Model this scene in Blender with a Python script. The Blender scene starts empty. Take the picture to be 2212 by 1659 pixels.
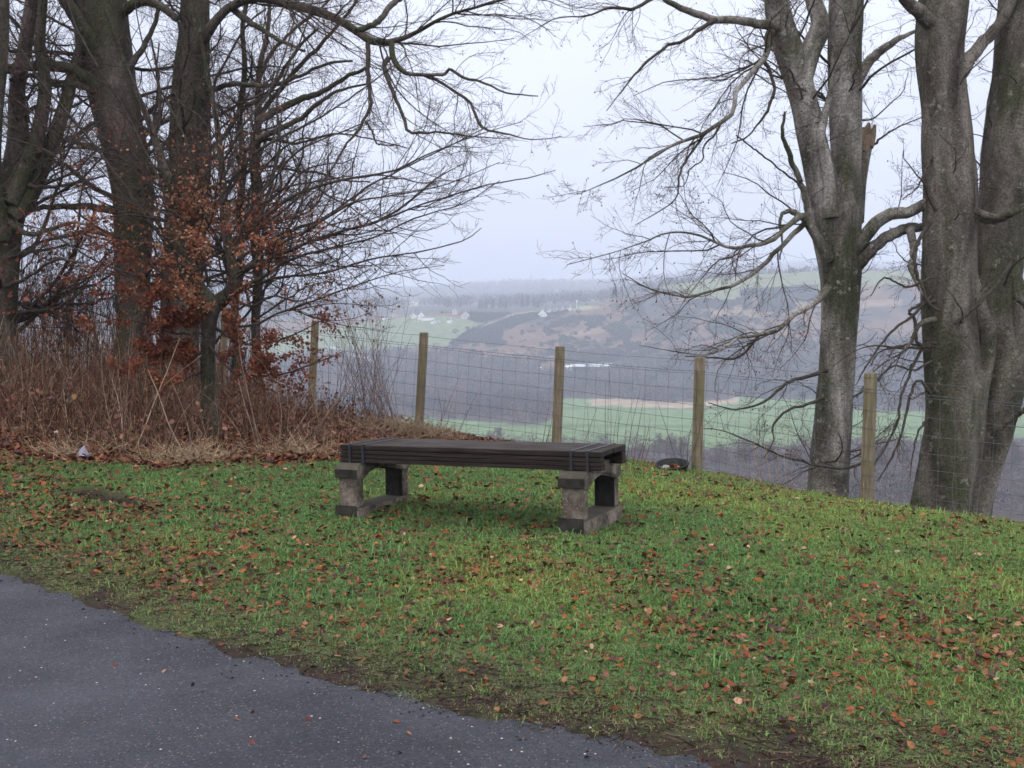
import bpy, math
import numpy as np
from mathutils import Vector

sc = bpy.context.scene
R = np.random.RandomState(7)
F = 1024.0            # focal length in pixels of the 1024 px wide picture
EYE = 1.15
HOR = 345.0
NBLADE = 2700000
LEAFD = 1.0
HAZE = 0.00041
PITCH = math.atan((384 - HOR) / F)

# ------------------------------------------------------------------ camera
cam_d = bpy.data.cameras.new("camera")
cam_d.sensor_width = 36
cam_d.lens = 36
cam_d.clip_start = 0.05
cam_d.clip_end = 20000
cam = bpy.data.objects.new("camera", cam_d)
sc.collection.objects.link(cam)
cam.location = (0, 0, EYE)
cam.rotation_euler = (math.pi / 2 - PITCH, 0, 0)
sc.camera = cam

# ------------------------------------------------------------------ world
SUN_EL, SUN_AZ = 48, 200
w = bpy.data.worlds.new("World")
sc.world = w
w.use_nodes = True
nt = w.node_tree
nt.nodes.clear()
N = nt.nodes.new
out = N('ShaderNodeOutputWorld')
bg1 = N('ShaderNodeBackground'); bg2 = N('ShaderNodeBackground'); add = N('ShaderNodeAddShader')
sky = N('ShaderNodeTexSky'); sky.sky_type = 'NISHITA'; sky.sun_disc = False
sky.sun_elevation = math.radians(SUN_EL); sky.sun_rotation = math.radians(SUN_AZ)
sky.air_density = 1.6; sky.dust_density = 4
nt.links.new(sky.outputs[0], bg1.inputs[0]); bg1.inputs[1].default_value = 0.012
tc = N('ShaderNodeTexCoord'); sep = N('ShaderNodeSeparateXYZ')
nt.links.new(tc.outputs['Generated'], sep.inputs[0])
cl = N('ShaderNodeMapRange'); cl.inputs[1].default_value = 0; cl.inputs[2].default_value = 1
cl.inputs[3].default_value = 0; cl.inputs[4].default_value = 1
nt.links.new(sep.outputs['Z'], cl.inputs[0])
ramp = N('ShaderNodeValToRGB')
e = ramp.color_ramp.elements
e[0].position = 0.0; e[0].color = (.60, .64, .78, 1)
e[1].position = 1.0; e[1].color = (2.4, 2.42, 2.5, 1)
m = ramp.color_ramp.elements.new(0.12); m.color = (.70, .73, .86, 1)
m = ramp.color_ramp.elements.new(0.36); m.color = (.84, .86, .97, 1)
nt.links.new(cl.outputs[0], ramp.inputs[0])
mp = N('ShaderNodeMapping'); mp.inputs['Scale'].default_value = (1.0, 1.0, 3.0)
nt.links.new(tc.outputs['Generated'], mp.inputs[0])
nz = N('ShaderNodeTexNoise'); nz.inputs['Scale'].default_value = 2.2; nz.inputs['Detail'].default_value = 4
nt.links.new(mp.outputs[0], nz.inputs[0])
nr = N('ShaderNodeMapRange'); nr.inputs[1].default_value = .3; nr.inputs[2].default_value = .7
nr.inputs[3].default_value = .86; nr.inputs[4].default_value = 1.16
nt.links.new(nz.outputs[0], nr.inputs[0])
vm = N('ShaderNodeVectorMath'); vm.operation = 'SCALE'
nt.links.new(ramp.outputs[0], vm.inputs[0]); nt.links.new(nr.outputs[0], vm.inputs['Scale'])
nt.links.new(vm.outputs[0], bg2.inputs[0]); bg2.inputs[1].default_value = 1.0
nt.links.new(bg1.outputs[0], add.inputs[0]); nt.links.new(bg2.outputs[0], add.inputs[1])
nt.links.new(add.outputs[0], out.inputs[0])

sun_d = bpy.data.lights.new("sun", 'SUN'); sun_d.energy = 0.5; sun_d.angle = math.radians(30)
sun_d.color = (1, .97, .93)
sun = bpy.data.objects.new("sun", sun_d); sc.collection.objects.link(sun)
sun.rotation_euler = (math.radians(90 - SUN_EL), 0, math.radians(180 - SUN_AZ))
sc.view_settings.view_transform = 'Standard'
sc.view_settings.look = 'None'
sc.view_settings.exposure = 0.26
sc.view_settings.gamma = 1
cy = sc.cycles
cy.max_bounces = 5; cy.diffuse_bounces = 3; cy.glossy_bounces = 2; cy.transmission_bounces = 2
cy.volume_bounces = 1; cy.transparent_max_bounces = 6
cy.use_denoising = True
sc.render.filter_size = 1.7 if hasattr(sc.render, 'filter_size') else 1.5
cy.pixel_filter_type = 'BLACKMAN_HARRIS'; cy.filter_width = 1.6

# ------------------------------------------------------------------ helpers
cp, sp_ = math.cos(PITCH), math.sin(PITCH)
def at(px, py, Y):
    """world point at distance Y seen at (px,py) of the 1024x768 picture"""
    px = np.asarray(px, float); py = np.asarray(py, float); Y = np.asarray(Y, float)
    a = (384 - py) / F
    dy = cp + a * sp_
    dz = -sp_ + a * cp
    k = Y / dy
    return np.stack(np.broadcast_arrays((px - 512) / F * k, Y, EYE + dz * k), -1)
def proj(X, Y, Z):
    z = Z - EYE
    f = Y * cp - z * sp_; u = Y * sp_ + z * cp
    return 512 + F * X / f, 384 - F * u / f
K2 = 1024 / 2212.0    # my survey of the photograph was made on a 2212 px wide view

def hash2(ix, iy, seed):
    h = (ix.astype(np.int64) * 374761393 + iy.astype(np.int64) * 668265263 + seed * 974711) & 0x7fffffff
    h = ((h ^ (h >> 13)) * 1274126177) & 0x7fffffff
    h = h ^ (h >> 16)
    return (h & 0xffff) / 65535.0
def vnoise(x, y, seed=0):
    ix = np.floor(x); iy = np.floor(y); fx = x - ix; fy = y - iy
    fx = fx * fx * (3 - 2 * fx); fy = fy * fy * (3 - 2 * fy)
    a = hash2(ix, iy, seed); b = hash2(ix + 1, iy, seed); c = hash2(ix, iy + 1, seed); d = hash2(ix + 1, iy + 1, seed)
    return (a + (b - a) * fx) * (1 - fy) + (c + (d - c) * fx) * fy
def fbm(x, y, oct=4, seed=0):
    x = np.asarray(x, float); y = np.asarray(y, float)
    s = 0; a = .5; t = 0
    for i in range(oct):
        s = s + a * vnoise(x, y, seed + i); t += a
        x = x * 2.03 + 11.3; y = y * 2.03 + 4.7; a *= .5
    return s / t
def inpoly(x, y, poly):
    r = np.zeros(np.shape(x), bool); n = len(poly); j = n - 1
    for i in range(n):
        xi, yi = poly[i]; xj, yj = poly[j]
        c = ((yi > y) != (yj > y)) & (x < (xj - xi) * (y - yi) / (yj - yi + 1e-12) + xi)
        r ^= c; j = i
    return r

def mesh_np(name, V, faces, col=None, mat=None, parent=None, smooth=False, loc=None):
    """faces: list of (n,k) int arrays"""
    me = bpy.data.meshes.new(name)
    V = np.ascontiguousarray(V, dtype=np.float32)
    me.vertices.add(len(V)); me.vertices.foreach_set('co', V.ravel())
    fl = [np.asarray(f, np.int32) for f in faces if len(f)]
    tot = np.concatenate([np.full(len(f), f.shape[1], np.int32) for f in fl])
    idx = np.concatenate([f.ravel() for f in fl])
    start = np.concatenate([[0], np.cumsum(tot)[:-1]]).astype(np.int32)
    me.loops.add(len(idx)); me.loops.foreach_set('vertex_index', idx)
    me.polygons.add(len(tot)); me.polygons.foreach_set('loop_start', start); me.polygons.foreach_set('loop_total', tot)
    if smooth: me.polygons.foreach_set('use_smooth', np.ones(len(tot), bool))
    me.update(calc_edges=True)
    if col is not None:
        at_ = me.attributes.new('col', 'FLOAT_COLOR', 'POINT')
        c = np.ones((len(V), 4), np.float32); c[:, :3] = col
        at_.data.foreach_set('color', c.ravel())
    if mat: me.materials.append(mat)
    o = bpy.data.objects.new(name, me); sc.collection.objects.link(o)
    if parent: o.parent = parent
    return o
def tag(o, label=None, cat=None, group=None, kind=None):
    if label: o['label'] = label
    if cat: o['category'] = cat
    if group: o['group'] = group
    if kind: o['kind'] = kind
    return o
def empty(name, loc, label, cat, group=None):
    o = bpy.data.objects.new(name, None); sc.collection.objects.link(o)
    o.location = loc; o.empty_display_size = .2
    return tag(o, label, cat, group)
def adopt(child, parent):
    """parent keeping world position (parents are only translated)"""
    child.parent = parent
    child.location = Vector(child.location) - parent.location if child.location.length else -parent.location

# materials --------------------------------------------------------
def new_mat(name):
    m = bpy.data.materials.new(name); m.use_nodes = True
    nt = m.node_tree; b = nt.nodes['Principled BSDF']
    b.inputs['Specular IOR Level'].default_value = .25
    return m, nt, b
def link(nt, a, b): nt.links.new(a, b)
def ncoord(nt, scale=(1, 1, 1), out='Object'):
    t = nt.nodes.new('ShaderNodeTexCoord'); m = nt.nodes.new('ShaderNodeMapping'); m.inputs['Scale'].default_value = scale
    nt.links.new(t.outputs[out], m.inputs[0]); return m.outputs[0]
def nnoise(nt, vec, scale, detail=4, rough=.55, dist=0):
    n = nt.nodes.new('ShaderNodeTexNoise'); n.inputs['Scale'].default_value = scale
    n.inputs['Detail'].default_value = detail; n.inputs['Roughness'].default_value = rough; n.inputs['Distortion'].default_value = dist
    if vec is not None: nt.links.new(vec, n.inputs['Vector'])
    return n.outputs[0]
def nramp(nt, fac, stops):
    r = nt.nodes.new('ShaderNodeValToRGB'); el = r.color_ramp.elements
    while len(el) < len(stops): el.new(.5)
    for x, (p, c) in zip(el, stops):
        x.position = p; x.color = (*c, 1) if len(c) == 3 else c
    nt.links.new(fac, r.inputs[0]); return r.outputs[0]
def nmix(nt, fac, a, b, mode='MIX'):
    m = nt.nodes.new('ShaderNodeMix'); m.data_type = 'RGBA'; m.blend_type = mode
    if isinstance(fac, (int, float)): m.inputs[0].default_value = fac
    else: nt.links.new(fac, m.inputs[0])
    for i, v in ((6, a), (7, b)):
        if isinstance(v, tuple): m.inputs[i].default_value = (*v, 1)
        else: nt.links.new(v, m.inputs[i])
    return m.outputs[2]
def nbump(nt, b, h, strength=.5, dist=.02):
    n = nt.nodes.new('ShaderNodeBump'); n.inputs['Strength'].default_value = strength; n.inputs['Distance'].default_value = dist
    nt.links.new(h, n.inputs['Height']); nt.links.new(n.outputs[0], b.inputs['Normal'])
def col_mat(name, rough=.8, spec=.2, trans=0.0, mottle=0.0, mscale=5, bump=0):
    m, nt, b = new_mat(name)
    a = nt.nodes.new('ShaderNodeAttribute'); a.attribute_name = 'col'
    c = a.outputs['Color']
    if mottle:
        n = nnoise(nt, ncoord(nt), mscale, 6)
        g = nramp(nt, n, [(.3, (1 - mottle,) * 3), (.7, (1 + mottle,) * 3)])
        c = nmix(nt, 1.0, c, g, 'MULTIPLY')
        if bump: nbump(nt, b, n, 1, bump)
    link(nt, c, b.inputs['Base Color']); b.inputs['Roughness'].default_value = rough
    b.inputs['Specular IOR Level'].default_value = spec
    if trans:
        t = nt.nodes.new('ShaderNodeBsdfTranslucent'); link(nt, c, t.inputs[0])
        mx = nt.nodes.new('ShaderNodeMixShader'); mx.inputs[0].default_value = trans
        o = nt.nodes['Material Output']; link(nt, b.outputs[0], mx.inputs[1]); link(nt, t.outputs[0], mx.inputs[2]); link(nt, mx.outputs[0], o.inputs[0])
    return m
def flat_mat(name, c, rough=.7, spec=.2, var=.25, scale=8, bump=0.0, metal=0):
    m, nt, b = new_mat(name)
    n = nnoise(nt, ncoord(nt), scale, 6)
    lo = tuple(x * (1 - var) for x in c); hi = tuple(min(1, x * (1 + var)) for x in c)
    link(nt, nramp(nt, n, [(.3, lo), (.7, hi)]), b.inputs['Base Color'])
    b.inputs['Roughness'].default_value = rough; b.inputs['Specular IOR Level'].default_value = spec; b.inputs['Metallic'].default_value = metal
    if bump: nbump(nt, b, n, .6, bump)
    return m

# ------------------------------------------------------------------ near ground
BENCH_G = at(340.8, 513, 1.086 * F / (513 - HOR))[2]
def P2(x, y, Y): return at(x * K2, y * K2, Y)
POSTS = [  # base px (2212 view), distance, top px
    (-75, 745, 18.6, -68, 600), (20, 770, 17.7, 28, 625), (142, 800, 16.9, 150, 650),
    (285, 818, 15.9, 292, 664), (478, 845, 14.9, 486, 676),
    (672, 886, 13.8, 681, 693), (905, 925, 12.6, 916, 718), (1202, 968, 11.9, 1210, 748),
    (1505, 1015, 10.9, 1512, 771), (1872, 1088, 9.3, 1881, 805), (2400, 1165, 7.9, 2412, 850), (3060, 1330, 6.5, 3080, 900)]
PB = [P2(b[0], b[1], b[2]) for b in POSTS]
ctrl = [(p[0], p[1], p[2] - .02) for p in PB]
gz = EYE - 1.086 - .012
ctrl += [(-1.1, 6.6, gz), (.4, 6.0, gz), (-.9, 7.1, gz + .01), (.7, 6.5, gz), (-3, 7.4, gz + .03), (-5, 8.6, gz + .1), (-8, 10, .3),
         (-4.2, 10.5, .28), (-2.5, 9.5, .2), (-1.2, 9.2, .12), (-6, 13, .55), (-3.2, 12.5, .36), (2.5, 6.0, -.02), (4.5, 5.5, -.08), (1.8, 9.0, -.06), (0, 9.6, .03),
         (3.0, 7.5, -.08), (1.5, 4.5, .04), (4, 3.2, .0), (-1.5, 5.2, .05), (-4, 6.5, .06), (7, 4, -.1), (-12, 14, .7), (9, 7, -.5), (-14, 20, .9)]
EDGE = [(-14, 15.2), (-8, 9.7), (-4.5, 6.65), (-2.49, 4.99), (-1.98, 4.58), (-1.36, 3.98), (-1.13, 3.82), (-.626, 3.41), (-.295, 3.18), (.058, 2.97), (.314, 2.84), (.495, 2.78),
        (1.2, 2.5), (3, 2.0), (7, 1.2), (16, -.3)]
for x, y in EDGE: ctrl.append((x, y, 0.0))
ctrl = np.array(ctrl)
def tps_fit(P):
    n = len(P); d = np.hypot(P[:, None, 0] - P[None, :, 0], P[:, None, 1] - P[None, :, 1])
    Kk = d ** 2 * np.log(d + 1e-9) + np.eye(n) * .3
    Q = np.c_[np.ones(n), P[:, :2]]
    A = np.block([[Kk, Q], [Q.T, np.zeros((3, 3))]])
    return np.linalg.solve(A, np.r_[P[:, 2], 0, 0, 0])
TW = tps_fit(ctrl)
def tps(X, Y):
    s = TW[-3] + TW[-2] * X + TW[-1] * Y
    for i, p in enumerate(ctrl):
        d2 = (X - p[0]) ** 2 + (Y - p[1]) ** 2 + 1e-12
        s = s + TW[i] * d2 * .5 * np.log(d2)
    return s
ex = np.array([p[0] for p in EDGE]); ey = np.array([p[1] for p in EDGE])
def edgeY(X): return np.interp(X, ex, ey)
def edge_dist(X, Y):   # signed metres beyond the tarmac edge (lawn side positive)
    s = np.interp(X, ex, np.gradient(ey, ex))
    return (Y - edgeY(X)) / np.sqrt(1 + s * s)
fx_ = np.array([p[0] for p in PB]); fy_ = np.array([p[1] for p in PB])
def fence_dist(X, Y):  # signed metres beyond the fence line
    o = np.argsort(fx_); Yf = np.interp(X, fx_[o], fy_[o]); s = np.interp(X, fx_[o], np.gradient(fy_[o], fx_[o]))
    # linear extension on both sides
    Yf = np.where(X < fx_[o][0], fy_[o][0] + (fx_[o][0] - X) * .55, Yf); Yf = np.where(X > fx_[o][-1], fy_[o][-1] - (X - fx_[o][-1]) * 1.0, Yf)
    return (Y - Yf) / np.sqrt(1 + s * s)
def smooth01(t): t = np.clip(t, 0, 1); return t * t * (3 - 2 * t)
def ground_z(X, Y):
    X = np.asarray(X, float); Y = np.asarray(Y, float)
    fd = fence_dist(X, Y); ed = edge_dist(X, Y)
    Yc = np.where(fd > 0, Y - fd * 1.0, Y)
    z = tps(X, np.maximum(Yc, edgeY(X)))
    z = np.clip(z, -1.6, 1.4)
    d = np.maximum(fd + .15, 0)
    z = z - (.34 * d - .34 * 1.2 * (1 - np.exp(-d / 1.2)))
    rough = (fbm(X * 1.3, Y * 1.3, 4, 3) - .5) * .09 + (fbm(X * 6, Y * 6, 3, 9) - .5) * .035
    z = z + rough * smooth01(ed / .8)
    # ragged verge: the soil creeps over the tarmac and dips below it
    lip = np.clip(ed + (fbm(X * 3, Y * 3, 4, 21) - .5) * .15, -.6, .35)
    z = z + lip * .14 - .049 * smooth01(ed / .5) + (fbm(X * 14, Y * 14, 3, 5) - .5) * .022
    # wheel rut in the turf
    t = (X + 2.8) * .75 + (Y - 7.1) * -.66
    n_ = (X + 2.8) * .66 + (Y - 7.1) * .75
    z = z - .035 * np.exp(-(n_ / .13) ** 2) * smooth01((.55 - np.abs(t)) / .3)
    return z
def road_z(X, Y): return 0.004 - .012 * np.maximum(edgeY(X) - Y, 0) * .5 + .004 * fbm(X * 2, Y * 2, 2, 8)

gx = np.concatenate([np.linspace(-22, -6, 60)[:-1], np.linspace(-6, 6, 300)[:-1], np.linspace(6, 18, 50)])
gy = np.concatenate([np.linspace(-8, 2, 20)[:-1], np.linspace(2, 12, 290)[:-1], np.linspace(12, 26, 70)])
GX, GY = np.meshgrid(gx, gy)
GZ = ground_z(GX, GY)
def grid_faces(nr, nc, mask=None):
    i = np.arange(nr * nc).reshape(nr, nc)
    f = np.stack([i[:-1, :-1], i[:-1, 1:], i[1:, 1:], i[1:, :-1]], -1).reshape(-1, 4)
    if mask is not None: f = f[mask.ravel()]
    return f
def litter_mask(X, Y):
    """1 in the leaf litter and bramble bank at the left"""
    lx = np.array([-12, -6, -3.9, -3.0, -2.0, -1.35, -.95, -.6, -.2, .3, 1.0, 14]); ly = np.array([11.5, 9.4, 8.5, 8.4, 8.6, 9.0, 9.6, 10.6, 11.5, 12.3, 13, 30])
    d = Y - np.interp(X, lx, ly) + (fbm(X * 2, Y * 2, 3, 31) - .5) * 1.1
    return smooth01(d / .5 + .5)
LM = litter_mask(GX, GY)
ED = edge_dist(GX, GY)
n1 = fbm(GX * 1.7, GY * 1.7, 4, 41); n2 = fbm(GX * 9, GY * 9, 3, 43)
soil = np.array([.030, .020, .017]); turf = np.array([.075, .090, .038]); lit = np.array([.10, .050, .030])
mud = smooth01((.40 + (n1 - .5) * .8 + (n2 - .5) * .3 - ED) / .3)
c = turf[None, None] * (.7 + .6 * n2[..., None])
c = c * (1 - mud[..., None]) + soil * (.7 + .7 * n2[..., None]) * mud[..., None]
rt = np.exp(-(((GX + 2.8) * .66 + (GY - 7.1) * .75) / .19) ** 2) * smooth01((.66 - np.abs((GX + 2.8) * .75 - (GY - 7.1) * .66)) / .2)
c = c * (1 - rt[..., None]) + np.array([.02, .013, .01]) * rt[..., None]
c = c * (1 - LM[..., None]) + lit * (.5 + 1. * n2[..., None]) * LM[..., None]
m_ground = col_mat('turf_and_soil', .95, .1, mottle=.35, mscale=60, bump=.01)
ground = mesh_np('ground', np.stack([GX, GY, GZ], -1).reshape(-1, 3), [grid_faces(len(gy), len(gx))], c.reshape(-1, 3), m_ground, smooth=True)
tag(ground, kind='structure')

# road
rx = np.linspace(-22, 18, 240); rows = 40
RX = np.repeat(rx[None], rows, 0); tt = np.linspace(0, 1, rows)[:, None] ** 1.5
RYe = edgeY(rx)[None] + .35; RY = RYe - tt * (RYe + 14)
RZ = road_z(RX, RY)
m_road, nt_, b_ = new_mat('asphalt')
v = ncoord(nt_)
n_big = nnoise(nt_, v, 1.1, 4, .6); n_f = nnoise(nt_, v, 90, 5, .8)
base = nramp(nt_, n_f, [(.25, (.012, .012, .017)), (.5, (.032, .034, .044)), (.75, (.085, .085, .098))])
patch = nramp(nt_, n_big, [(.35, (.80,) * 3), (.65, (1.3,) * 3)])
base = nmix(nt_, 1.0, base, patch, 'MULTIPLY')
def specks(scale, thr, rnd):
    vo = nt_.nodes.new('ShaderNodeTexVoronoi'); vo.inputs['Scale'].default_value = scale; link(nt_, v, vo.inputs['Vector'])
    a = nramp(nt_, vo.outputs['Distance'], [(thr * .7, (1,) * 3), (thr, (0,) * 3)])
    s = nt_.nodes.new('ShaderNodeSeparateColor'); link(nt_, vo.outputs['Color'], s.inputs[0])
    t = nramp(nt_, s.outputs[0], [(rnd, (0,) * 3), (rnd + .02, (1,) * 3)])
    return nmix(nt_, 1.0, a, t, 'MULTIPLY')
base = nmix(nt_, specks(85, .30, .72), base, (.20, .14, .12))
base = nmix(nt_, specks(95, .36, .50), base, (.016, .016, .018))
base = nmix(nt_, specks(34, .13, .90), base, (.75, .66, .62))
link(nt_, base, b_.inputs['Base Color'])
rr = nramp(nt_, n_big, [(.4, (.9,) * 3), (.68, (.6,) * 3)]); link(nt_, rr, b_.inputs['Roughness'])
b_.inputs['Specular IOR Level'].default_value = .35
nbump(nt_, b_, n_f, 1, .008)
road = mesh_np('road', np.stack([RX, RY, RZ], -1).reshape(-1, 3), [grid_faces(rows, 240)], None, m_road, smooth=True)
tag(road, kind='structure')

# ------------------------------------------------------------------ valley and hills (one terrain sheet to the horizon)
cx = np.array([-400, 0, 200, 300, 400, 450, 500, 550, 600, 650, 700, 760, 820, 900, 1000, 1150, 1424], float)
def zrow(v): return np.full(len(cx), float(v))
def yrow(D, ys): return at(cx, np.array(ys, float), D)[:, 2]
ROWS = [(16, zrow(-6)), (22, zrow(-7.2)), (30, zrow(-8.5)), (60, zrow(-14.5)), (100, zrow(-22)), (200, zrow(-38)), (300, zrow(-48)), (400, zrow(-52.5)), (540, zrow(-54)), (760, zrow(-52)),
    (965, yrow(965, [398] * 17)),
    (1170, yrow(1170, [362, 362, 364, 366, 368, 369, 370, 370, 370, 369, 368, 366, 364, 362, 360, 358, 356])),
    (1300, yrow(1300, [335, 338, 342, 345, 345, 347, 347, 343, 340, 336, 330, 326, 322, 320, 318, 316, 312])),
    (1400, yrow(1400, [318, 322, 326, 328, 326, 325, 330, 324, 316, 306, 298, 290, 288, 288, 290, 290, 288])),
    (1480, yrow(1480, [310, 314, 318, 321, 318, 315, 316, 311, 302, 287, 279, 273, 269, 270, 274, 276, 276])),
    (1560, yrow(1560, [308, 310, 313, 315, 311, 309, 309, 307, 304, 290, 284, 279, 277, 277, 280, 282, 282])),
    (2900, yrow(2900, [304, 304, 305, 305, 303, 303, 301, 299, 297, 292, 286, 281, 280, 280, 282, 284, 284])),
    (3900, yrow(3900, [298, 298, 297, 296, 294, 290, 285, 284, 286, 283, 279, 276, 275, 277, 280, 284, 284])),
    (4700, yrow(4700, [297, 297, 296, 295, 293, 291, 288, 288, 286, 281, 274, 267, 264, 268, 276, 284, 284])),
    (6200, yrow(6200, [292, 292, 290, 288, 286, 285, 283, 283, 283, 281, 279, 276, 274, 276, 280, 284, 284])),
    (7000, zrow(260)), (9000, zrow(60))]
RD = np.array([r[0] for r in ROWS], float); RZt = np.array([r[1] for r in ROWS])
fd_ = np.concatenate([np.geomspace(16, 300, 60)[:-1], np.linspace(300, 900, 90)[:-1], np.linspace(900, 1800, 200)[:-1], np.linspace(1800, 4800, 110)[:-1], np.linspace(4800, 9000, 30)])
fpx = np.linspace(-400, 1424, 620)
T1 = np.array([np.interp(fpx, cx, r) for r in RZt])
T2 = np.array([np.interp(fd_, RD, T1[:, j]) for j in range(len(fpx))]).T
def smooth_grid(A, k, ax):
    ker = np.hanning(k + 2)[1:-1]; ker /= ker.sum()
    p = k // 2
    B = np.concatenate([np.repeat(A.take([0], ax), p, ax), A, np.repeat(A.take([-1], ax), p, ax)], ax)
    return np.apply_along_axis(lambda m_: np.convolve(m_, ker, 'valid'), ax, B)
T2 = smooth_grid(smooth_grid(T2, 15, 0), 21, 1)
HY = np.repeat(fd_[:, None], len(fpx), 1); HX = (fpx[None] - 512) / F * HY
relief = (fbm(HX / 90, HY / 90, 5, 51) - .5) * 7 * smooth01((HY - 960) / 250) + (fbm(HX / 25, HY / 25, 3, 52) - .5) * 1.6 * smooth01((HY - 250) / 300)
HZ = T2 + relief
def hill_z(X, Y):
    X = np.asarray(X, float); Y = np.asarray(Y, float)
    u = (512 + F * X / Y - fpx[0]) / (fpx[1] - fpx[0]); u = np.clip(u, 0, len(fpx) - 1.001)
    r = np.interp(Y, fd_, np.arange(len(fd_))); r = np.clip(r, 0, len(fd_) - 1.001)
    i = r.astype(int); j = u.astype(int); a = r - i; b = u - j
    return (HZ[i, j] * (1 - b) + HZ[i, j + 1] * b) * (1 - a) + (HZ[i + 1, j] * (1 - b) + HZ[i + 1, j + 1] * b) * a

VALLEY = [(300, 421), (405, 418), (466, 420), (526, 425.5), (544, 423), (553, 417), (564, 398), (593, 398.5), (658, 404), (697, 404), (736, 397.5), (815, 400), (878, 412), (921, 411), (1014, 415), (1424, 420),
          (1424, 437), (1000, 439), (918, 440), (860, 438), (780, 446), (700, 450), (600, 448), (500, 444), (400, 440), (300, 440)]
REEDS = [(590, 398), (640, 400), (700, 403), (740, 397), (740, 402), (690, 408), (640, 407), (590, 405)]
HILLF = [(250, 338), (383, 320), (413, 316), (438, 316), (462, 318), (487, 324), (472, 332), (456, 339), (448, 345), (400, 349), (340, 353), (250, 356)]
PATHS = [(470, 334), (487, 323.5), (511, 314.5), (539, 310), (600, 306), (600, 309), (539, 313), (512, 317.5), (487, 327), (456, 341)]
GREEN2 = [(500, 307), (512, 304), (560, 305), (590, 306), (590, 309), (560, 312), (520, 311)]
TOPF = [(640, 283), (663, 279), (697, 274), (756, 269), (815, 265), (1100, 265), (1100, 283), (900, 284), (815, 291), (762, 293), (730, 301), (700, 301), (690, 296), (670, 290)]
TAN1 = [(700, 311), (760, 303), (815, 301), (900, 300), (900, 305), (800, 312), (740, 318), (705, 318)]
TAN2 = [(560, 334), (596, 328), (612, 329), (600, 333), (565, 338)]
TAN3 = [(455, 355), (520, 351), (530, 353), (470, 358)]
TRACK = [(330, 345), (341, 349), (377, 361), (377, 363.5), (341, 352), (330, 348)]
FARF = [(396, 303), (412, 301.5), (431, 301), (428, 305), (410, 306.5), (396, 307)]
G1 = [(461.7, 315), (475, 310), (504, 309), (513.5, 311), (507.5, 316), (491.8, 321), (479.8, 323), (470, 321)]
G2 = [(452, 344), (468, 333), (492, 323), (516, 315), (531.6, 312), (552, 311), (571, 301.6), (588, 298), (612, 290.8), (636, 284.7), (660, 279), (660, 285), (582, 303), (564, 315), (546, 317), (525.6, 323), (502.7, 330.6), (501.5, 338), (480, 341.4), (461.7, 345)]
G3 = [(485, 342), (495.5, 339), (507, 344), (500, 347), (487, 347)]
G4 = [(757, 312), (760, 300), (775, 296), (790, 300), (795, 308), (785, 314)]
G5 = [(706, 330), (712, 320), (730, 318), (740, 326), (733, 334), (715, 336)]
G6 = [(688, 304), (700, 301), (735, 302), (735, 306), (700, 308)]
G7 = [(740, 292), (770, 290), (815, 287), (815, 292), (765, 297), (742, 297)]
GORSE = [G1, G2, G3, G4, G5, G6, G7]
def wood_mask(px, py, Y):
    lo = np.interp(px, [300, 400, 450, 480, 520, 560, 600, 660, 720, 800, 900, 1100], [356, 352, 352, 356, 359, 358, 356, 352, 346, 342, 338, 332])
    w1 = (py > lo) & (Y < 1400) & (Y > 560) & ~inpoly(px, py, VALLEY)
    w1 &= ~((px > 540) & (px < 615) & (py < 374) & (py > 362))
    return w1
hpx, hpy = proj(HX, HY, HZ)
jx = hpx + (fbm(HX / 14, HY / 30, 3, 61) - .5) * 7; jy = hpy + (fbm(HX / 14, HY / 30, 3, 62) - .5) * 3
C = np.zeros(HX.shape + (3,)); nn = fbm(HX / 35, HY / 70, 4, 63)[..., None]; nf = fbm(HX / 7, HY / 14, 3, 64)[..., None]
heath = np.array([.125, .078, .055]); heath2 = np.array([.052, .044, .042])
nq = smooth01((nn - .30) / .2); C[:] = heath * nq * (.6 + .8 * nf) + heath2 * (1 - nq)
near_hill = HY < 1520
def setc(mask, col, var=.25):
    k = mask
    C[k] = (np.array(col) * (1 - var + 2 * var * nf))[k]
setc((HY > 1520), (.07, .075, .07))
setc(inpoly(jx, jy, HILLF) & near_hill, (.135, .17, .085), .16)
setc(inpoly(jx, jy, PATHS) & near_hill, (.24, .21, .13))
setc(inpoly(jx, jy, GREEN2) & near_hill, (.22, .26, .13))
setc(inpoly(jx, jy, TOPF) & (HY > 1350) & near_hill, (.145, .165, .085), .2)
for t in (TAN1, TAN2, TAN3): setc(inpoly(jx, jy, t) & near_hill, (.19, .135, .095))
setc(inpoly(jx, jy, FARF) & (HY > 1550), (.25, .27, .15))
for g in GORSE: setc(inpoly(jx, jy, g) & near_hill, (.03, .038, .03))
setc(wood_mask(jx, jy, HY), (.055, .045, .045))
setc(inpoly(jx, jy, TRACK) & near_hill, (.30, .30, .32))
setc((HY > 60) & (HY < 1000) & (jy > 398) & ~inpoly(jx, jy, VALLEY), (.06, .05, .045))
setc(inpoly(hpx, jy, VALLEY) & (HY < 1000), (.12, .18, .08), .12)
bnd = np.sin(HY / 26. + 1.5 * fbm(HX / 120, HY / 60, 2, 69)) ; kk = inpoly(hpx, jy, VALLEY) & (HY < 1000) & (bnd > .93); C[kk] *= .72
setc(inpoly(jx, jy, REEDS) & (HY < 1000), (.30, .23, .165), .35)
setc(HY < 60, (.05, .05, .03))
m_hill = col_mat('hill_cover', .95, .05, mottle=.3, mscale=.16)
hills = mesh_np('hills', np.stack([HX, HY, HZ], -1).reshape(-1, 3), [grid_faces(len(fd_), len(fpx))], C.reshape(-1, 3), m_hill, smooth=True)
tag(hills, kind='structure')

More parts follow.
